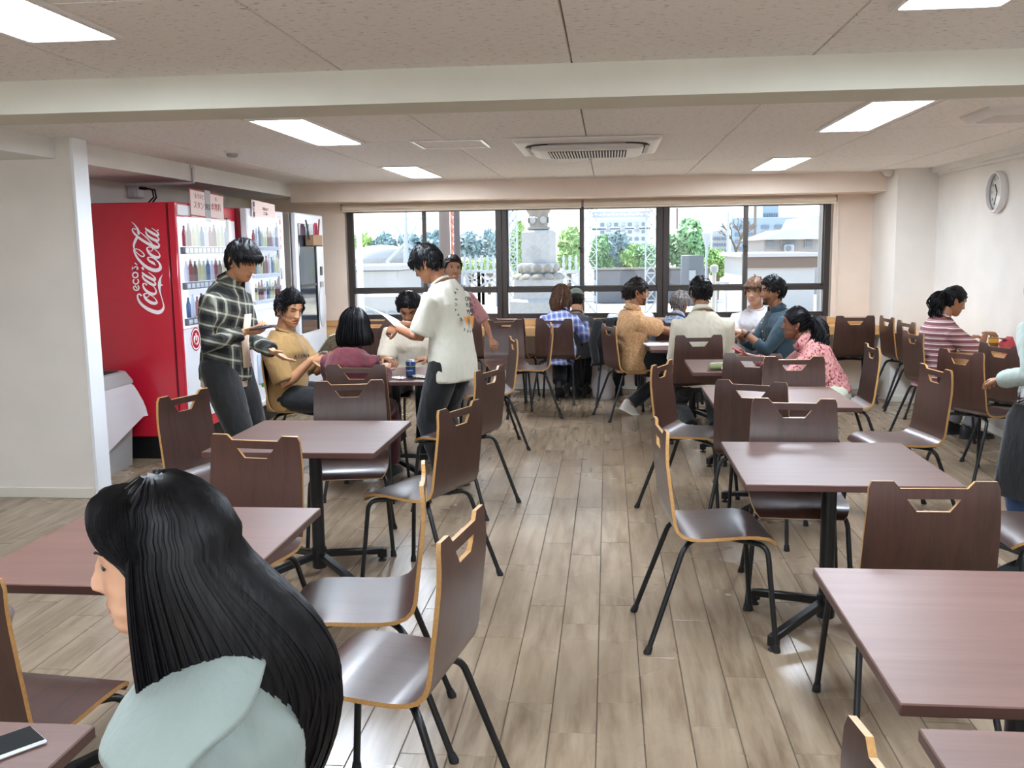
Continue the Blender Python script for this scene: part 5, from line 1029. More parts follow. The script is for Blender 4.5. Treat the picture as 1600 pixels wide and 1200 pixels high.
    if top.get('collar', 'crew') == 'crew': c = MB().tube([cmx @ V((.071 * s_ * cos(a), .066 * s_ * sin(a), 0)) for a in [2 * pi * k / 24 for k in range(25)]], .0085, 8); c.build('neckband', cm, to)
    else:
        c = MB(); R1_, R2_, R3c = [], [], []
        for k in range(25):
            a = rad(-62 + 304 * k / 24 + 0); op = .012 * (1 - abs(k - 12) / 12); R1_.append(cmx @ V((.070 * cos(a), .064 * sin(a), -.012))); R2_.append(cmx @ V((.069 * cos(a), .062 * sin(a), .030 + .008))); R3c.append(cmx @ V((.096 * cos(a), .092 * sin(a), -.012 - .012 * (abs(k - 12) / 12) ** 2)))
        rot_ = RZ(0); c.grid([R1_, R2_, R3c]); o_ = c.build('collar', cm, to, ang=80); md = o_.modifiers.new('th', 'SOLIDIFY'); md.thickness = .004; o_.matrix_local = M4.Identity(4)
        # turn the opening of the collar to the front
        o_.data.transform(cmx @ M4.Rotation(rad(180), 4, 'Z') @ cmx.inverted())
    t['_top'] = 1
    # trousers or skirt
    bt = g('bottom'); mbt = MB(); bw = bt.get('w', 1.0)
    mbt.loft(rings([(pel + R0 @ V((0, 0, -.11 * s_)), .12 * s_, .10 * s_, R0, 1), (pel + R0 @ V((0, 0, -.05)), .165 * s_ * (1.06 if fem else 1), .125 * s_, R0, .95), (pel + R0 @ V((0, 0, .03)), .163 * s_, .120 * s_, R0, .95), (pel + R0 @ V((0, 0, .09 * s_)), .152 * s_, .112 * s_, R0, .95)]))
    for k, sx in (('R', 1), ('L', -1)):
        hj, kn, an = A['l' + k]; e = kn.lerp(an, bt.get('len', .97)); wide = bt.get('flare', 1.0); dome(mbt, [hj, hj.lerp(kn, .5), kn, kn.lerp(e, .5), e], [.096 * s_ * bw, .088 * s_ * bw, .072 * s_ * bw, .066 * s_ * bw * wide, .062 * s_ * bw * wide], 14, True, False)
    me = fuse(mbt, .0125, 4, bt.get('wr', .005), 10, seed + 5); me.materials.append(bt['m']); me.shade_smooth(); put(bt.get('name', 'trousers'), me, t)
    # shoes
    shm = g('shoes', plain('black_shoe', '17171a', .5)); sol = g('soles', plain('shoe_sole', '26262a', .6))
    for k, sx in (('R', 1), ('L', -1)):
        hj, kn, an = A['l' + k]; fd = V(g('fdir' + k, (sx * .12, 1, 0))); fd.normalize(); ps = g('fpitch' + k, 0); Rf = M4.Rotation(atan2(-fd.x, fd.y), 3, 'Z') @ M4.Rotation(rad(ps), 3, 'X'); h0 = .085 if ps == 0 else 0
        F_ = lambda a, b2, c: an + Rf @ V((a, b2, c)); m1 = MB(); RS = []
        for yy, hw, zt in ((-.065, .024, .02), (-.05, .034, .035), (-.01, .038, .035), (.04, .038, .012), (.09, .043, -.02), (.14, .045, -.035), (.175, .036, -.045), (.195, .016, -.056)): RS.append([F_(hw * cos(a), yy, -.066 + (zt + .066) * max(0, sin(a)) ** .7 if sin(a) > 0 else -.066) for a in [2 * pi * q / 12 for q in range(12)]])
        m1.loft(RS); s1_ = m1.build('shoe', shm, t, ang=50); m2 = MB(); RS = []
        for z_ in (-.084, -.064): RS.append([F_(hw * sg, yy, z_) for sg, lst in ((1, ((-.07, .018), (-.05, .038), (0, .041), (.05, .042), (.11, .049), (.16, .045), (.198, .018))), (-1, ((.198, .018), (.16, .045), (.11, .049), (.05, .042), (0, .041), (-.05, .038), (-.07, .018)))) for yy, hw in lst])
        m2.loft(RS); m2.build('sole', sol, s1_, ang=40)
    t['height_hint'] = 0; del t['height_hint']; del t['_top']
    fr = dict(t=t, top=to, HM=HM, A=A, pel=pel, neck=neck, chest=chest, upper=upper, waist=waist, R3=R3_, R2=R2, R1=R1, R0=R0, s=s_, rx=rx, bk=bk, lo=lo)
    return fr
def world(fr, p): return M4.LocRotScale(fr['t'].location, fr['t'].rotation_euler, None) @ V(p)
# ---------------------------------------------------------------- clothes
def tee(name, c, **k): return dict(dict(m=fabric(name, c), sleeve='short', name='t_shirt'), **k)
def stripes(name, base, lines, axis, period, fr, rough=.85, rot=0):
    a = NT(name).set(base, rough); sp = a.n('SeparateXYZ'); a.l(a.obj((1, 1, 1), rot if isinstance(rot, tuple) else (0, 0, 0)), sp.inputs[0]); col = lin(base)
    f = a.math('FRACT', a.math('DIVIDE', a.math('ADD', sp.outputs[axis], 10.0), period)); m = a.math('LESS_THAN', f, fr); m2 = a.math('MULTIPLY', a.math('GREATER_THAN', f, fr * 1.6), a.math('LESS_THAN', f, fr * 1.9))
    c = a.mix(m, lin(base), lin(lines)); c = a.mix(m2, c, lin(lines)); a.l(c, a.b.inputs['Base Color']); nz = a.n('TexNoise', Scale=26.0, Detail=3.0); a.l(a.obj(), nz.inputs['Vector']); a.bump(nz.outputs[0], .35, .02); return a.m
def plaid(name, base, mid, light, p=.085, rot=(.25, .15, .5)):
    a = NT(name).set(base, .9); sp = a.n('SeparateXYZ'); nz0 = a.n('TexNoise', Scale=5.0, Detail=2.0); v0 = a.obj((1, 1, 1), rot); a.l(v0, nz0.inputs['Vector']); mxv = a.n('VectorMath', _operation='MULTIPLY_ADD'); mxv.inputs[1].default_value = (.012, .012, .012); a.l(nz0.outputs['Color'], mxv.inputs[0]); a.l(v0, mxv.inputs[2]); a.l(mxv.outputs[0], sp.inputs[0])
    def band(o, off, lo, hi):
        f = a.math('FRACT', a.math('DIVIDE', a.math('ADD', o, 10.0 + off), p)); d = a.math('ABSOLUTE', a.math('SUBTRACT', f, .5)); r = a.n('MapRange', _interpolation_type='SMOOTHSTEP'); a.l(d, r.inputs[0]); r.inputs[1].default_value = lo; r.inputs[2].default_value = hi; r.inputs[3].default_value = 1; r.inputs[4].default_value = 0; return r.outputs[0]
    hx = a.math('ADD', sp.outputs[0], a.math('MULTIPLY', sp.outputs[1], .9)); w1 = a.math('MAXIMUM', band(hx, 0, .20, .26), 0); w2 = band(sp.outputs[2], 0, .20, .26); s_ = a.math('MULTIPLY', a.math('ADD', w1, w2), .5); n1 = band(hx, p / 2, .015, .11); n2 = band(sp.outputs[2], p / 2, .015, .11)
    c = a.mix(a.math('MULTIPLY', s_, 1.0), lin(mid), lin(base)); c = a.mix(a.math('MULTIPLY', a.math('ADD', n1, n2), .62), c, lin(light)); a.l(c, a.b.inputs['Base Color']); nz = a.n('TexNoise', Scale=26.0, Detail=3.0); a.l(a.obj(), nz.inputs['Vector']); a.bump(nz.outputs[0], .4, .02); return a.m
def floral(name, base, c1, c2, sc=22, lo=.45):
    a = NT(name).set(base, .85); nz = a.n('TexNoise', Scale=float(sc), Detail=2.5, Roughness=.6, Distortion=1.5); a.l(a.obj(), nz.inputs['Vector']); n2 = a.n('TexNoise', Scale=sc * 1.7, Detail=2.0, Distortion=2.0); a.l(a.obj((1, 1.1, .9)), n2.inputs['Vector'])
    c = a.ramp(nz.outputs[0], [(lo, base), (lo + .04, c1), (.75, c1)]); r2 = a.ramp(n2.outputs[0], [(.55, (0, 0, 0, 1)), (.6, (1, 1, 1, 1))]); a.l(a.mix(r2, c, lin(c2)), a.b.inputs['Base Color']); n3 = a.n('TexNoise', Scale=26.0, Detail=3.0); a.l(a.obj(), n3.inputs['Vector']); a.bump(n3.outputs[0], .35, .02); return a.m
m_blkj = fabric('black_jeans', '141519', .9, .25); m_blkt = fabric('black_cotton', '141518', .9, .2); m_wshoe = plain('off_white_shoe', 'd6cfc4', .6); m_wsole = plain('white_sole', 'e2ddd4', .6); m_char = fabric('charcoal_twill', '141517', .8, .25)
def black(**k): return dict(dict(m=m_blkt), **k)
F = {}
# long-haired woman in front
F['front'] = person('woman in front with very long straight black hair and a pale grey-green jacket', -.54, 1.33, 186, dict(h=1.58, ts=.90, hp=.50, a0=1.50, fem=1, sit=True, lean=9, hunch=10, hpitch=4, hyaw=8, skin='light', hair='long', haircol='black', zend=.66, bulge=.145, seed=11, eyes='down', handR=(.15, .26, .60), handL=(-.15, .26, .60), curlR=.5, curlL=.5,
    top=dict(m=fabric('sage_jacket', '84908b', .8, .06), sleeve='long', loose=.028, hem=-.10, name='jacket', wr=.006, wf=9, collar='none', sm=6), bottom=dict(m=fabric('grey_trousers', '6d7378'), w=.95)))
# man in the checked shirt
F['plaid'] = person('standing man in a black and white checked overshirt holding a wallet', -2.311, 5.60, -8, dict(h=1.595, lean=6, hunch=14, hpitch=24, hyaw=-6, skin='tan', hair='fringe', haircol='black', seed=21, eyes='down', handR=(.12, .21, 1.07), elbR=(.5, -.7, -.5), handL=(-.10, .27, .93), elbL=(-.5, -.6, -.6), hdirR=(-.1, 1, .12), hnrmR=(.6, 0, -.8), curlR=.9, flipR=0, hdirL=(-.1, .75, -.45), hnrmL=(.3, -.3, -.9), curlL=.25, footR=(.10, .02, .085), footL=(-.10, -.03, .085),
    top=dict(m=plaid('checked_flannel', '0c0c0e', '45463f', 'bdbbaa'), sleeve='long', loose=.03, hem=-.09, name='overshirt', wr=.006, wf=9, collar='shirt'), bottom=dict(m=m_char, w=1.25, flare=1.12), build=1.0))
# seated man in mustard
F['mustard'] = person('seated man in a mustard T-shirt with dark letters on the chest, smiling at a booklet', -2.240, 6.52, -10, dict(h=1.70, ts=0.846, sit=True, lean=-4, hunch=10, hpitch=16, hyaw=-22, skin='tan', hair='swept', haircol='black', seed=31, eyes='down', smile=.8, handR=(.12, .25, .80), elbR=(.2, -.3, -.9), handL=(-.06, .34, .84), elbL=(-.2, -.2, -.9), hdirR=(-.25, 1, .25), hnrmR=(.7, -.2, .5), curlR=1.0, hdirL=(.1, 1, .3), hnrmL=(-.7, -.2, .5), curlL=1.0, top=tee('mustard_jersey', '9c7a48', loose=.026, hem=-.10, sl=.9, wr=.006), bottom=dict(m=m_blkj, w=1.05)))
F['maroon'] = person('woman with black shoulder-length hair in a maroon top, her back to the camera', -1.641, 5.93, 86, dict(h=1.56, ts=0.765, fem=1, sit=True, lean=8, hunch=10, hpitch=14, hyaw=-10, skin='light', hair='bob', haircol='black', zend=.93, bulge=.06, seed=41, handR=(.12, .40, .73), handL=(-.14, .40, .74), sw=.92, top=dict(m=fabric('maroon_knit', '561723', .9), sleeve='long', loose=.034, hem=-.20, name='blouse', wr=.005), bottom=dict(m=fabric('maroon_skirt', '4a1620', .9), w=1.25, flare=1.3), build=1.0))
F['print'] = person('standing man in an off-white T-shirt with a printed back, reading a sheet of paper', -0.984, 6.00, 158, dict(h=1.561, lean=6, hunch=16, hpitch=30, hyaw=8, skin='brown', hair='fringe', haircol='black', seed=51, eyes='down', handL=(-.08, .35, 1.03), elbL=(-.3, -.5, -.8), handR=(.12, .36, 1.04), elbR=(.5, -.4, -.7), hdirL=(.15, 1, -.02), hnrmL=(-.75, 0, .6), curlL=1.0, hdirR=(-.2, 1, 0), hnrmR=(.75, 0, .6), curlR=1.0, footR=(.11, .03, .085), footL=(-.11, 0, .085), top=tee('off_white_jersey', 'd3d0c0', loose=.034, hem=-.14, sl=.86, wr=.006, wf=8), bottom=dict(m=m_blkj, w=1.2)))
F['pale'] = person('seated man in a pale cream T-shirt bending over the left group table, looking down', -1.505, 7.42, 272, dict(h=1.68, ts=0.873, sit=True, lean=16, hunch=14, hpitch=34, skin='brown', hair='swept', haircol='black', seed=61, eyes='down', handR=(.17, .40, .735), handL=(-.15, .42, .735), hdirR=(-.7, .6, -.1), hdirL=(.8, .5, -.1), curlR=.7, curlL=.7, top=tee('cream_jersey', 'd8cdb9', loose=.026), bottom=black()))
F['smile'] = person('smiling young woman with tied-back dark hair standing before the left window', -1.303, 7.95, 285, dict(h=1.452, fem=1, lean=2, hunch=6, hpitch=0, hyaw=8, htilt=-6, skin='brown', hair='bun', haircol='dark', seed=71, smile=1.3, teeth=1, handL=(-.30, .22, .80), elbL=(-.6, -.3, -.5), handR=(.22, .08, .80), top=dict(m=fabric('dusty_pink_blouse', '9c6a68'), sleeve='elbow', loose=.02, hem=-.10, name='blouse', cm=fabric('dark_trim', '33303a')), bottom=dict(m=fabric('light_grey_cotton', 'b9b6b0'), w=1.1)))
F['long'] = person('woman with long brown hair in a blue checked shirt at the window counter', -0.497, 9.66, 80, dict(h=1.58, ts=0.748, fem=1, sit=True, lean=8, hunch=8, hpitch=10, hyaw=-10, skin='light', hair='long', haircol='brown', zend=.86, bulge=.07, seed=81, handR=(.20, .34, .77), handL=(-.16, .34, .77), top=dict(m=plaid('blue_checked_cotton', '5c6fae', '9aa3cf', 'e6e4ee', .07), sleeve='long', loose=.026, hem=-.18, name='shirt', collar='shirt'), bottom=black(flare=1.25), footR=(.12, .26, .085), footL=(-.02, .10, .16), fpitchL=-35))
F['cap'] = person('person in a grey-green cap beyond the long-haired woman at the window counter', -0.333, 10.0, 92, dict(h=1.50, ts=0.747, sit=True, hp=.50, lean=4, hunch=12, hpitch=20, sw=.85, skin='tan', hair='crop', haircol='dark', seed=91, faceR=1, elbR=(.4, .5, -.6), hdirR=(-.1, .1, 1), hnrmR=(.6, -.7, 0), curlR=.4, handL=(-.12, .22, .80), elbL=(-.5, 0, -.6), top=tee('slate_jersey', '565c66', loose=.012), bottom=black(), footR=(.1, .16, .085), footL=(-.1, .16, .085)))
F['tan'] = person('man in a tan patterned short-sleeved shirt, profile to the right in the back group', 0.209, 8.70, 18, dict(h=1.72, ts=0.806, sit=True, lean=0, hunch=6, hpitch=6, hyaw=-8, skin='brown', hair='short', haircol='dark', seed=101, beard=1, smile=.6, handR=(.06, .52, .735), elbR=(.5, -.1, -.8), handL=(-.12, .54, .735), elbL=(-.5, 0, -.8), curlR=.5, curlL=.5, hdirR=(-.1, 1, .1), top=dict(m=floral('tan_print_cotton', 'b98a5c', 'c9a57c', '9c7047', 60, .5), sleeve='short', loose=.028, hem=-.12, name='shirt', collar='shirt', sl=.8), bottom=black(), shoes=m_wshoe, soles=m_wsole, footR=(.10, .25, .085), footL=(-.10, .02, .10), fpitchL=-30))
F['hidden'] = person('person in a white T-shirt at the window counter, head hidden behind the tan-shirted man', 0.220, 9.60, 90, dict(h=1.62, ts=0.750, sit=True, lean=10, hunch=10, hpitch=16, skin='tan', hair='short', haircol='dark', seed=111, handR=(.2, .34, .77), handL=(-.15, .34, .77), top=tee('white_jersey', 'd9dbe2', loose=.024), bottom=black()))
F['grey'] = person('grey-haired person in a blue-grey shirt beyond the back table, seen from behind', 0.617, 9.27, 66, dict(h=1.54, ts=0.668, sit=True, lean=14, hunch=12, hpitch=18, hyaw=-6, skin='brown', hair='short', haircol='grey', seed=121, faceR=1, elbR=(.4, .6, -.7), handL=(-.2, .3, .78), top=dict(m=floral('blue_grey_print', '6b7789', '8f9aa8', '555f70', 30), sleeve='short', loose=.024, name='shirt', collar='shirt'), bottom=black()))
F['cream'] = person('man in a cream long-sleeved shirt with his back to the camera in the back group', 0.755, 7.78, 94, dict(h=1.74, ts=0.866, sit=True, lean=8, hunch=8, hpitch=8, hyaw=12, skin='brown', hair='short', haircol='black', seed=131, handL=(-.16, .36, .735), elbL=(-.2, -.3, -.9), handR=(.16, .36, .735), elbR=(.2, -.3, -.9), top=dict(m=fabric('cream_shirting', 'cdc6b2', .85, .05), sleeve='long', loose=.03, hem=-.12, name='shirt', collar='shirt', wr=.006, wf=9), bottom=dict(m=m_char), shoes=m_wshoe, soles=m_wsole, footR=(.10, -.08, .085), footL=(-.10, -.10, .085), build=.98))
F['white'] = person('smiling young man with a fringe in a white T-shirt in the back group', 1.370, 9.12, 250, dict(h=1.68, ts=0.792, sit=True, lean=4, hunch=6, hpitch=4, hyaw=-10, skin='light', hair='fringe', haircol='brown', seed=141, smile=1.2, teeth=1, handR=(.18, .36, .735), handL=(-.12, .34, .74), top=tee('white_jersey_two', 'd5d3d6', loose=.022), bottom=black()))
F['teal'] = person('man in a teal-blue button shirt with rolled sleeves, profile to the left', 1.484, 8.52, 192, dict(h=1.74, ts=0.807, sit=True, lean=4, hunch=8, hpitch=2, hyaw=-6, skin='brown', hair='swept', haircol='black', seed=151, beard=1, handL=(-.07, .36, .80), handR=(.08, .38, .80), elbL=(-.3, -.3, -.9), elbR=(.3, -.3, -.9), hdirL=(.45, 1, .1), hdirR=(-.45, 1, .1), hnrmL=(-.5, 0, .8), hnrmR=(.5, 0, .8), curlL=1.0, curlR=1.0, top=dict(m=fabric('teal_chambray', '344b58', .85, .15), sleeve='rolled', loose=.026, hem=-.12, name='shirt', collar='shirt'), bottom=black()))
F['floral'] = person('woman in a pink and red floral top leaning over a table with a phone', 1.536, 6.75, 172, dict(h=1.58, ts=0.795, fem=1, sit=True, hp=.52, lean=34, hunch=6, hpitch=2, hyaw=-10, skin='deep', hair='ponytail', haircol='black', zend=.62, seed=161, handL=(-.10, .50, .765), elbL=(-.5, -.3, -.7), handR=(.12, .52, .735), elbR=(.6, -.1, -.7), hdirL=(.1, 1, .15), hnrmL=(-.3, .1, -.9), curlL=.6, curlR=.4, top=dict(m=floral('rose_floral_cotton', 'c08a84', 'b0706f', '6f2831', 17, .5), sleeve='long', loose=.022, hem=-.03, name='blouse', collar='none'), bottom=dict(m=fabric('pale_sage_trousers', 'b9bca8'), w=1.12)))
F['stripe'] = person('woman with a dark curly ponytail in a maroon striped T-shirt at the side counter', 2.547, 7.80, 14, dict(h=1.60, ts=0.822, fem=1, sit=True, lean=8, hunch=10, hpitch=20, hyaw=-8, skin='brown', hair='ponytail', haircol='black', zend=.82, seed=171, eyes='down', handR=(.10, .36, .83), elbR=(.5, -.1, -.8), handL=(-.12, .34, .745), hdirR=(-.25, 1, -.1), curlR=1.2, curlL=.8, top=dict(m=stripes('maroon_striped_jersey', '7c4a50', 'd9c6c2', 2, .042, .22), sleeve='elbow', loose=.034, hem=-.14, name='t_shirt', wr=.005), bottom=dict(m=fabric('grey_trousers_two', '77787c')), footR=(.1, .26, .085), footL=(-.1, .24, .085)))
F['edge'] = person('person in a pale mint jacket and blue jeans cut off by the right picture edge', 2.140, 4.86, 105, dict(h=1.410, fem=1, lean=2, hunch=6, hpitch=6, skin='brown', hair='long', haircol='dark', zend=1.12, bulge=.05, seed=181, handL=(-.20, .10, .86), handR=(.24, .1, .85), top=dict(m=fabric('mint_jacket', 'a3afa7', .8, .06), sleeve='long', loose=.036, hem=-.03, name='jacket', wr=.005, collar='none'), bottom=dict(m=fabric('blue_denim', '39507a', .85, .2), w=1.0)))
# ---------------------------------------------------------------- details on the figures
fr = F['front']; cape = fabric('sage_collar', '8b9892', .8, .06); N0 = fr['neck']; R3_ = fr['R3']; A_, B_, C_ = [], [], []
for k in range(33):
    a = rad(118 + 304 * k / 32 + 28 - 90 + 90); a = rad(90 + 30 + 300 * k / 32); c, s_ = cos(a), sin(a)
    A_.append(N0 + R3_ @ V((.078 * c, .074 * s_ - .004, .022))); B_.append(N0 + R3_ @ V((.172 * c, (.12 if s_ > 0 else .095) * s_ - .01, .014 - .014 * abs(c)))); C_.append(N0 + R3_ @ V((.248 * c, (.172 if s_ > 0 else .108) * s_ - .012, -.012 - .062 * abs(c) + .010 * sin(k * .9))))
m = MB(); m.grid([A_, B_, C_]); o = m.build('wide_collar', cape, fr['top'], ang=80); md = o.modifiers.new('th', 'SOLIDIFY'); md.thickness = .008; md = o.modifiers.new('s', 'SUBSURF'); md.levels = md.render_levels = 1
z = MB()
for k in range(14): p = N0 + R3_ @ V((.052 + .003 * k, .085 + .006 * k, .01 - .016 * k)); z.box(p, (.007, .005, .006))
z.build('zip_teeth', plain('steel_zip', '8f9496', .3, .7), fr['top'])
# open front of the checked shirt with the pale undershirt
fr = F['plaid']; m_und = fabric('beige_undershirt', 'c9ac92')
def front_strip(fr, pts, w_, m, name, par, off=.012, back=False):
    g_ = []
    for (c, rx, ry, R_), xc in pts:
        q = []
        for u in (-1, -.5, 0, .5, 1):
            x = xc + u * w_ / 2; yy = (ry + fr['lo'] + off) * sqrt(max(.05, 1 - (x / (rx + fr['lo'] + .01)) ** 2)); q.append(c + R_ @ V((x, -yy if back else yy, 0)))
        g_.append(q)
    mb = MB(); mb.grid(g_); o = mb.build(name, m, par, ang=80); md = o.modifiers.new('th', 'SOLIDIFY'); md.thickness = .004; return o
s0 = fr['s']; sec = [(fr['pel'] + fr['R0'] @ V((0, 0, -.12 * s0)), .17, .13, fr['R0']), (fr['pel'], .17, .125, fr['R0']), (fr['waist'], .15, .112, fr['R1']), (fr['chest'], .168, .125, fr['R2']), (fr['upper'] + fr['R3'] @ V((0, 0, -.02)), .15, .108, fr['R3'])]
front_strip(fr, [(q, .01) for q in sec[1:4]], .075, m_und, 'undershirt', fr['t'], .004)
MB().loft(rings([(fr['pel'] + fr['R0'] @ V((0, 0, -.13 * s0)), .172, .13, fr['R0'], .95), (fr['pel'] + fr['R0'] @ V((0, 0, -.07)), .172, .13, fr['R0'], .95)])).build('undershirt_hem', m_und, fr['t'])
# printed lettering
def shirt_text(fr, body, size, sec0, x, m, back=False, rot=0, dz=0, nm='printed_letters'):
    c, rx, ry, R_ = sec0; yy = (ry + fr['lo'] + .016) * sqrt(max(.05, 1 - (x / (rx + fr['lo'] + .02)) ** 2)); nrm_ = V((x / (rx + .03) ** 2, (-yy if back else yy) / (ry + .03) ** 2, 0)).normalized()
    ax = V((-nrm_.y, nrm_.x, 0)) if True else None; ax = (V((nrm_.y, -nrm_.x, 0)) * -1); up = V((0, 0, 1)); ca, sa = cos(rad(rot)), sin(rad(rot)); X_ = R_ @ (ax * ca + up * sa); Y_ = R_ @ (up * ca - ax * sa); o = c + R_ @ V((x, -yy if back else yy, dz)); return strip_text(body, size, m, nm, fr['top'], face_mtx(o, X_, Y_), .0012)
fr = F['mustard']; sec1 = (fr['chest'] + fr['R2'] @ V((0, 0, -.035)), .168, .122, fr['R2'])
for k, ch in enumerate(('A', 'I', 'E', 'N')): shirt_text(fr, ch, .038, sec1, .10 - .030 * k, m_ink)
shirt_text(fr, 'Y', .052, sec1, -.022, m_ink, dz=-.012)
for k, ch in enumerate(('h', 'a', 'i')): shirt_text(fr, ch, .036, sec1, -.058 - .024 * k, m_ink)
fr = F['print']; m_or = plain('orange_print', 'd08a3c', .7); s0 = fr['s']; secs = lambda z: ((fr['upper'] + fr['R3'] @ V((0, 0, z)), .155, .098, fr['R3']) if z > -.05 else (fr['chest'] + fr['R2'] @ V((0, 0, z + .095 * s0)), .168, .118, fr['R2']) if z > -.20 else (fr['waist'] + fr['R1'] @ V((0, 0, z + .295 * s0)), .155, .108, fr['R1']))
for k, ch in enumerate('HORIZON STUDIES NATURAL '):
    a = 2 * pi * k / 24; x, z = .118 * sin(a), -.13 + .125 * cos(a)
    if ch != ' ': shirt_text(fr, ch, .026, secs(z), x, m_ink, True, -a * 180 / pi * 1.0)
for k, w_ in enumerate(('ON', 'YUN', 'MATI')): shirt_text(fr, w_, .040, secs(-.075 - .04 * k), .0, m_ink, True)
tri = MB(); c, rx, ry, R_ = secs(-.2); yb_ = -(ry + fr['lo'] + .017)
for x0, x1, h_ in ((-.062, -.012, .06), (.0, .07, .085)): tri.add([c + R_ @ V((x0, yb_ + .004, .04 - 0)), c + R_ @ V((x1, yb_ + .004, .04)), c + R_ @ V(((x0 + x1) / 2, yb_ + .002, .04 - h_))], [(0, 1, 2)])
tri.build('orange_emblem', m_or, fr['top'])
fr = F['teal']; bt = MB()
for k in range(5): c, rx, ry, R_ = (fr['upper'] + fr['R3'] @ V((0, 0, 0)), .15, .10, fr['R3']) if k == 0 else (fr['chest'] + fr['R2'] @ V((0, 0, .05 - .075 * (k - 1))), .165, .12, fr['R2']); MB().ell(c + R_ @ V((0, ry + fr['lo'] + .012, 0)), (.007, .004, .007), 10, 6, R_).build('shirt_button', m_print, fr['top'])
sh, el, wr = fr['A']['L']; MB().tube([wr.lerp(el, .12), wr.lerp(el, .2)], [.036, .037], 14).build('wristwatch', plain('dark_watch', '2a2c30', .3, .5), fr['t'])
fr = F['cap']; HMc = fr['HM']; m_capf = fabric('grey_green_cap', '6d7a70'); cp = MB(); cp.grid([[HMc @ (head_pt(a, z, .016, 0, False)) for a in [2 * pi * k / 32 - pi for k in range(32)]] for z in (.045, .06, .075, .09, .102, .110, .1143)], True); cp.build('cap', m_capf, fr['t']); MB().loft([[HMc @ V((.075 * sin(a), .085 + .075 * cos(a) * 1.0, .046 + .0 * k + dz)) for a in [-pi / 2 + pi * k / 12 for k in range(13)]] for dz in (0, .006)]).build('cap_brim', m_capf, fr['t'])
# ---------------------------------------------------------------- things held
def at_hand(fr, k, off=(0, 0, 0)): sh, el, wr = fr['A'][k]; return wr + V(off)
def item(nm, lb, cat, fr, k, off, rot, group=None):
    p = world(fr, at_hand(fr, k, off)); t = thing(nm, lb, cat, p, 0, group); t.rotation_euler = (rad(rot[0]), rad(rot[1]), fr['t'].rotation_euler.z + rad(rot[2])); return t
t = item('wallet', 'dark purple wallet with an orange-trimmed slip in the checked-shirt man\'s hand', 'wallet', F['plaid'], 'R', (-.02, .10, .022), (8, 0, 0)); MB().box((0, .0, 0), (.09, .13, .016), bev=.006).build('cover', plain('purple_leather', '453a4a', .5), t); MB().box((.0, .02, .016), (.075, .10, .004)).build('slip', plain('cream_slip', 'e6c9a0', .6), t)
t = item('booklet', 'folded grey-green printed booklet held by the man in mustard', 'booklet', F['mustard'], 'R', (-.07, .11, .11), (50, 0, -8)); m_bk = floral('booklet_print', 'b9bda6', '8a907c', '5f6658', 45, .5)
for sx in (-1, 1): MB().box((sx * .045, 0, .0), (.088, .15, .006), R=M4.Rotation(sx * .12, 3, 'Y')).build('page', m_bk, t)
t = item('paper_sheet', 'white sheet of paper held by the man in the printed T-shirt', 'paper', F['print'], 'L', (.10, .15, .055), (26, 16, 0)); g_ = MB(); g_.grid([[(-.105 + .21 * i / 6, -.148 + .297 * j / 8, .018 * sin(j * .4)) for i in range(7)] for j in range(9)]); o = g_.build('sheet', plain('white_paper', 'dfe0da', .7), t); md = o.modifiers.new('th', 'SOLIDIFY'); md.thickness = .0012
t = item('phone', 'red-backed smartphone in the floral-top woman\'s hand', 'phone', F['floral'], 'L', (.03, .11, .03), (28, 0, 10)); MB().box((0, 0, 0), (.075, .155, .009), bev=.004).build('body', plain('red_phone_back', 'c4475a', .4), t); MB().box((0, 0, .0052), (.066, .142, .001)).build('screen', plain('pink_screen', 'd98e93', .2), t); MB().box((.02, .055, -.006), (.022, .03, .003), bev=.001).build('camera_bump', m_blk, t)
# ---------------------------------------------------------------- things on the tables
t = thing('phone', 'white-edged smartphone lying face up on the bottom left table', 'phone', (-1.055, 1.455, ZT + .0045), rad(-38)); MB().box((0, 0, 0), (.076, .158, .009), bev=.004).build('body', plain('white_phone_edge', 'd9dde0', .3), t); MB().box((0, 0, .0051), (.068, .15, .0012)).build('screen', plain('dark_phone_screen', '20262a', .08), t)
t = thing('drink_can', 'blue drink can with a yellow label on the left group table', 'can', (-1.33, 6.36, ZT)); MB().lathe([(.024, 0), (.0325, .006), (.033, .012), (.033, .100), (.0315, .105)], 24).build('body', plain('blue_can', '2f4f86', .25, .3), t); MB().lathe([(.0315, .105), (.026, .117), (.026, .120), (.024, .117), (.003, .116)], 24, caps=False).build('rim', m_alw, t); MB().tube([(.0334 * cos(a), .0334 * sin(a), .074) for a in [rad(-150 + 8 * k) for k in range(16)]], .014, 6, flat=.1).build('yellow_badge', plain('yellow_badge', 'e3c658', .4), t); strip_text('COFFEE', .013, m_print, 'can_lettering', t, face_mtx((0, -.0336, .045), (1, 0, 0), (0, 0, 1)))
for k, (x, y, r_, lb) in enumerate(((-1.27, 6.30, 20, 'crumpled white receipt lying just right of the blue can'), (-1.22, 6.27, -15, 'crumpled white receipt nearest the printed-shirt man on the left group table'), (-1.38, 6.22, 50, 'small crumpled receipt lying in front of the blue can'))):
    g_ = MB(); g_.grid([[(-.035 + .07 * i / 6, -.05 + .1 * j / 8, .012 + .012 * mnoise.noise(V((i * .7, j * .7, k * 5)))) for i in range(7)] for j in range(9)]); o = g_.build('paper_receipt', plain('receipt_paper', 'e4ddd4', .7), None, (x, y, ZT), rad(r_), label=lb, cat='paper', group='receipts by the can'); md = o.modifiers.new('th', 'SOLIDIFY'); md.thickness = .001
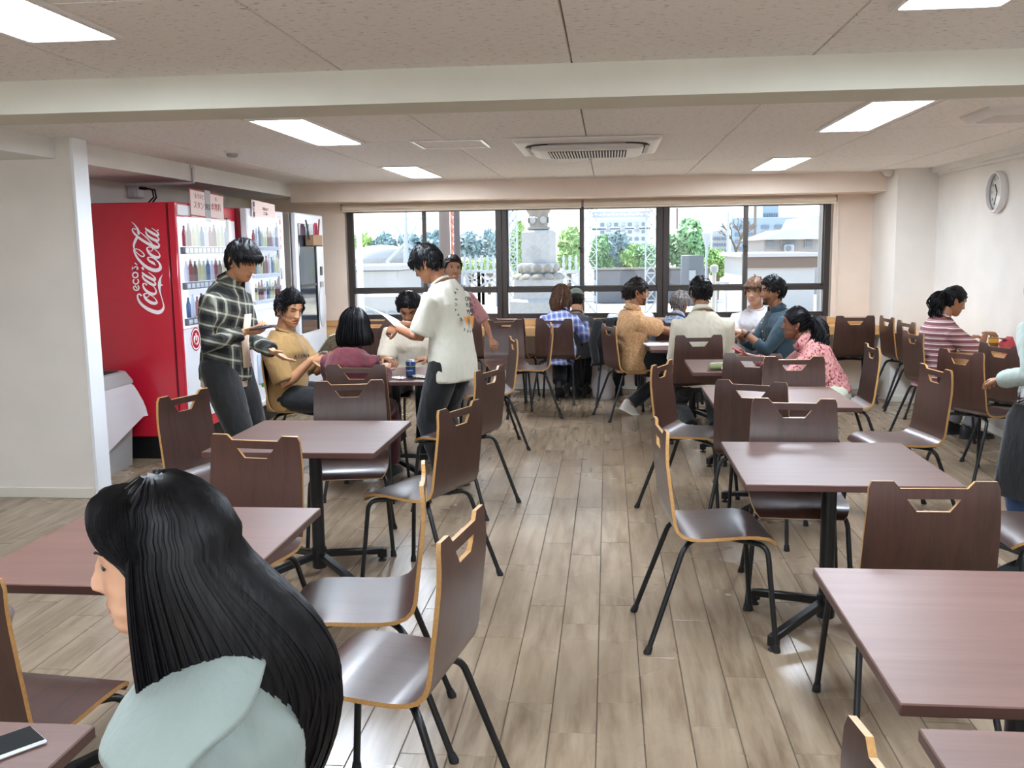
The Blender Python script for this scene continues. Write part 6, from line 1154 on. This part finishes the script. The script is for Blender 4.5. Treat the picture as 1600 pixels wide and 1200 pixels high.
t = thing('pencil_case', 'olive-green soft pencil case lying on a table right of the aisle', 'pencil case', (.80, 6.69, ZT), rad(4)); m = MB(); m.loft([[(x, .035 * sq * cos(a), .024 + .024 * sq * sin(a)) for a in [2 * pi * k / 14 for k in range(14)]] for x, sq in ((-.115, .4), (-.108, .85), (-.06, 1), (.06, 1), (.108, .85), (.115, .4))]); m.build('pouch', fabric('olive_canvas', '74794f'), t); MB().tube([(-.1, .0, .049), (0, .004, .051), (.1, 0, .049)], .004, 6).build('zip', plain('pale_zip', 'c9c8b4', .5), t); MB().box((.02, -.034, .02), (.10, .004, .018)).build('white_label', m_print, t)
t = thing('snack_box', 'red snack carton standing open on the side counter', 'box', (2.98, 7.52, .70), rad(25)); m = MB(); m.box((0, 0, .055), (.10, .05, .11), R=M4.Rotation(-.5, 3, 'Y')); m.build('carton', plain('red_carton', 'b8434c', .5), t); MB().box((-.03, 0, .105), (.09, .045, .006), R=M4.Rotation(.3, 3, 'Y')).build('flap', plain('brown_flap', '6f4a3a', .6), t)
t = thing('snack_cup', 'yellow snack cup beside the striped-shirt woman\'s raised hand', 'cup', (2.93, 7.66, .70)); MB().lathe([(.028, 0), (.03, .004), (.037, .10), (.038, .104)], 20).build('cup', plain('yellow_cup', 'd9a53a', .4), t); MB().lathe([(.038, .102), (.039, .107), (.03, .109), (.002, .11)], 20).build('lid', plain('brown_lid', '8a6038', .5), t); MB().lathe([(.0335, .03), (.0365, .07)], 20, caps=False).build('dark_band', plain('brown_band_cup', '7a4d2a', .5), t)
for k, (x, y, r_) in enumerate(((2.84, 7.58, 10), (3.0, 7.66, 60))):
    g_ = MB(); g_.grid([[(-.06 + .12 * i / 7, -.045 + .09 * j / 7, .010 + .012 * mnoise.noise(V((i * .6, j * .6, k * 7 + 2)))) for i in range(8)] for j in range(8)]); o = g_.build('paper_napkin', plain('white_napkin', 'e8e4e2', .8), None, (x, y, .70), rad(r_), label=('white paper napkin before the yellow snack cup' if k == 0 else 'white paper napkin under the red snack carton'), cat='napkin', group='napkins on the side counter'); md = o.modifiers.new('th', 'SOLIDIFY'); md.thickness = .001
t = thing('notebook', 'pale open notebook on the back group table left of the cream-shirted man', 'notebook', (.47, 8.45, ZT), rad(8)); MB().box((-.075, 0, .006), (.148, .21, .012), bev=.003).build('page_block', m_print, t); MB().box((.077, 0, .005), (.15, .21, .010), bev=.003).build('page_block', m_print, t); MB().box((0, 0, .001), (.31, .216, .002)).build('cover', plain('blue_cover', '7686b0', .5), t)
# bags and the jacket
t = thing('jacket', 'black jacket hanging over a chair back at the window counter', 'jacket', (.10, 9.40, 0)); m = MB(); P = []
for j in range(12):
    t_ = j / 11; z_ = .86 - .46 * t_; P.append([(-.20 - .05 * t_ + .30 * i / 9 + .012 * sin(i * 1.7 + j), -.015 - .05 * sin(pi * t_) - .02 * sin(i * 2.1 + t_ * 3), z_ - .02 * abs(i - 5) / 5) for i in range(10)])
m.grid(P); o = m.build('body', m_blkt, t, ang=80); md = o.modifiers.new('th', 'SOLIDIFY'); md.thickness = .02; m = MB(); dome(m, [V((-.20, -.03, .80)), V((-.25, -.05, .62)), V((-.22, -.06, .44))], [.05, .045, .038], 10); m.build('sleeve', m_blkt, t)
t = thing('shopping_bag', 'crumpled white plastic bag on the floor under the jacketed chair', 'bag', (-.05, 9.75, 0)); m = MB(); m.loft([[(r_ * .11 * cos(a) * (1 + .12 * sin(a * 5 + z_ * 20)), r_ * .08 * sin(a) * (1 + .12 * cos(a * 4 + z_ * 9)), z_) for a in [2 * pi * k / 18 for k in range(18)]] for z_, r_ in ((0, .8), (.04, 1), (.14, 1.05), (.22, .85), (.28, .5), (.30, .3))]); m.build('body', m_bag, t); MB().tube([(-.03, 0, .28), (-.04, 0, .36), (0, 0, .40), (.04, 0, .36), (.03, 0, .28)], .008, 6).build('handle', m_bag, t)
t = thing('tote_bag', 'long black tote bag with a white strap hanging at the right picture edge', 'bag', (2.01, 4.72, .30), rad(-60)); m = MB(); m.loft([[(a * .5 * w_, b * .5 * d_, z_) for a, b in rrect(2, 2, .5, 4)] for z_, w_, d_ in ((0, .34, .10), (.02, .36, .12), (.40, .26, .10), (.46, .20, .06))]); m.build('body', m_blkt, t)
for sx in (-1, 1): MB().tube([(sx * .07, 0, .44), (sx * .06, -.01, .62), (.0, -.01, .74)], .012, 6, flat=.4).build('strap', plain('white_strap', 'c9cbd0', .6), t)
t = thing('fur_charm', 'fluffy brown fur cuff hanging below the mint jacket sleeve', 'charm', (2.03, 4.78, .78)); m = MB(); rr_ = random.Random(9)
for _ in range(420): d_ = V((rr_.gauss(0, 1), rr_.gauss(0, 1), rr_.gauss(0, 1))).normalized(); m.tube([d_ * .035, d_ * .06 + V((0, 0, -.006)), d_ * .082 + V((rr_.gauss(0, .008), rr_.gauss(0, .008), -.02))], [.004, .003, .0005], 3)
m.build('fur', hair_mat('fur_brown', '2a1e1a', '6a5348'), t, fixn=False)['kind'] = 'stuff'; MB().ell((0, 0, 0), (.045, .045, .05), 12, 8).build('core', plain('fur_core', '1d1513', .9), t); MB().tube([(0, 0, .04), (0, .01, .12)], .004, 6).build('loop', m_blk, t)
t = thing('black_bag', 'soft black bag on the floor beneath the chair at the right picture edge', 'bag', (1.60, 3.66, 0), rad(10)); m = MB(); m.loft([[(a * .5 * w_ + .01 * sin(b * 7), b * .5 * d_, z_) for a, b in rrect(2, 2, .6, 5)] for z_, w_, d_ in ((0, .30, .22), (.03, .34, .26), (.18, .33, .25), (.30, .24, .18), (.34, .12, .09))]); m.build('body', m_blkt, t); MB().tube([(-.08, 0, .30), (-.06, 0, .37), (.06, 0, .37), (.08, 0, .30)], .012, 7).build('handle', m_blkt, t)
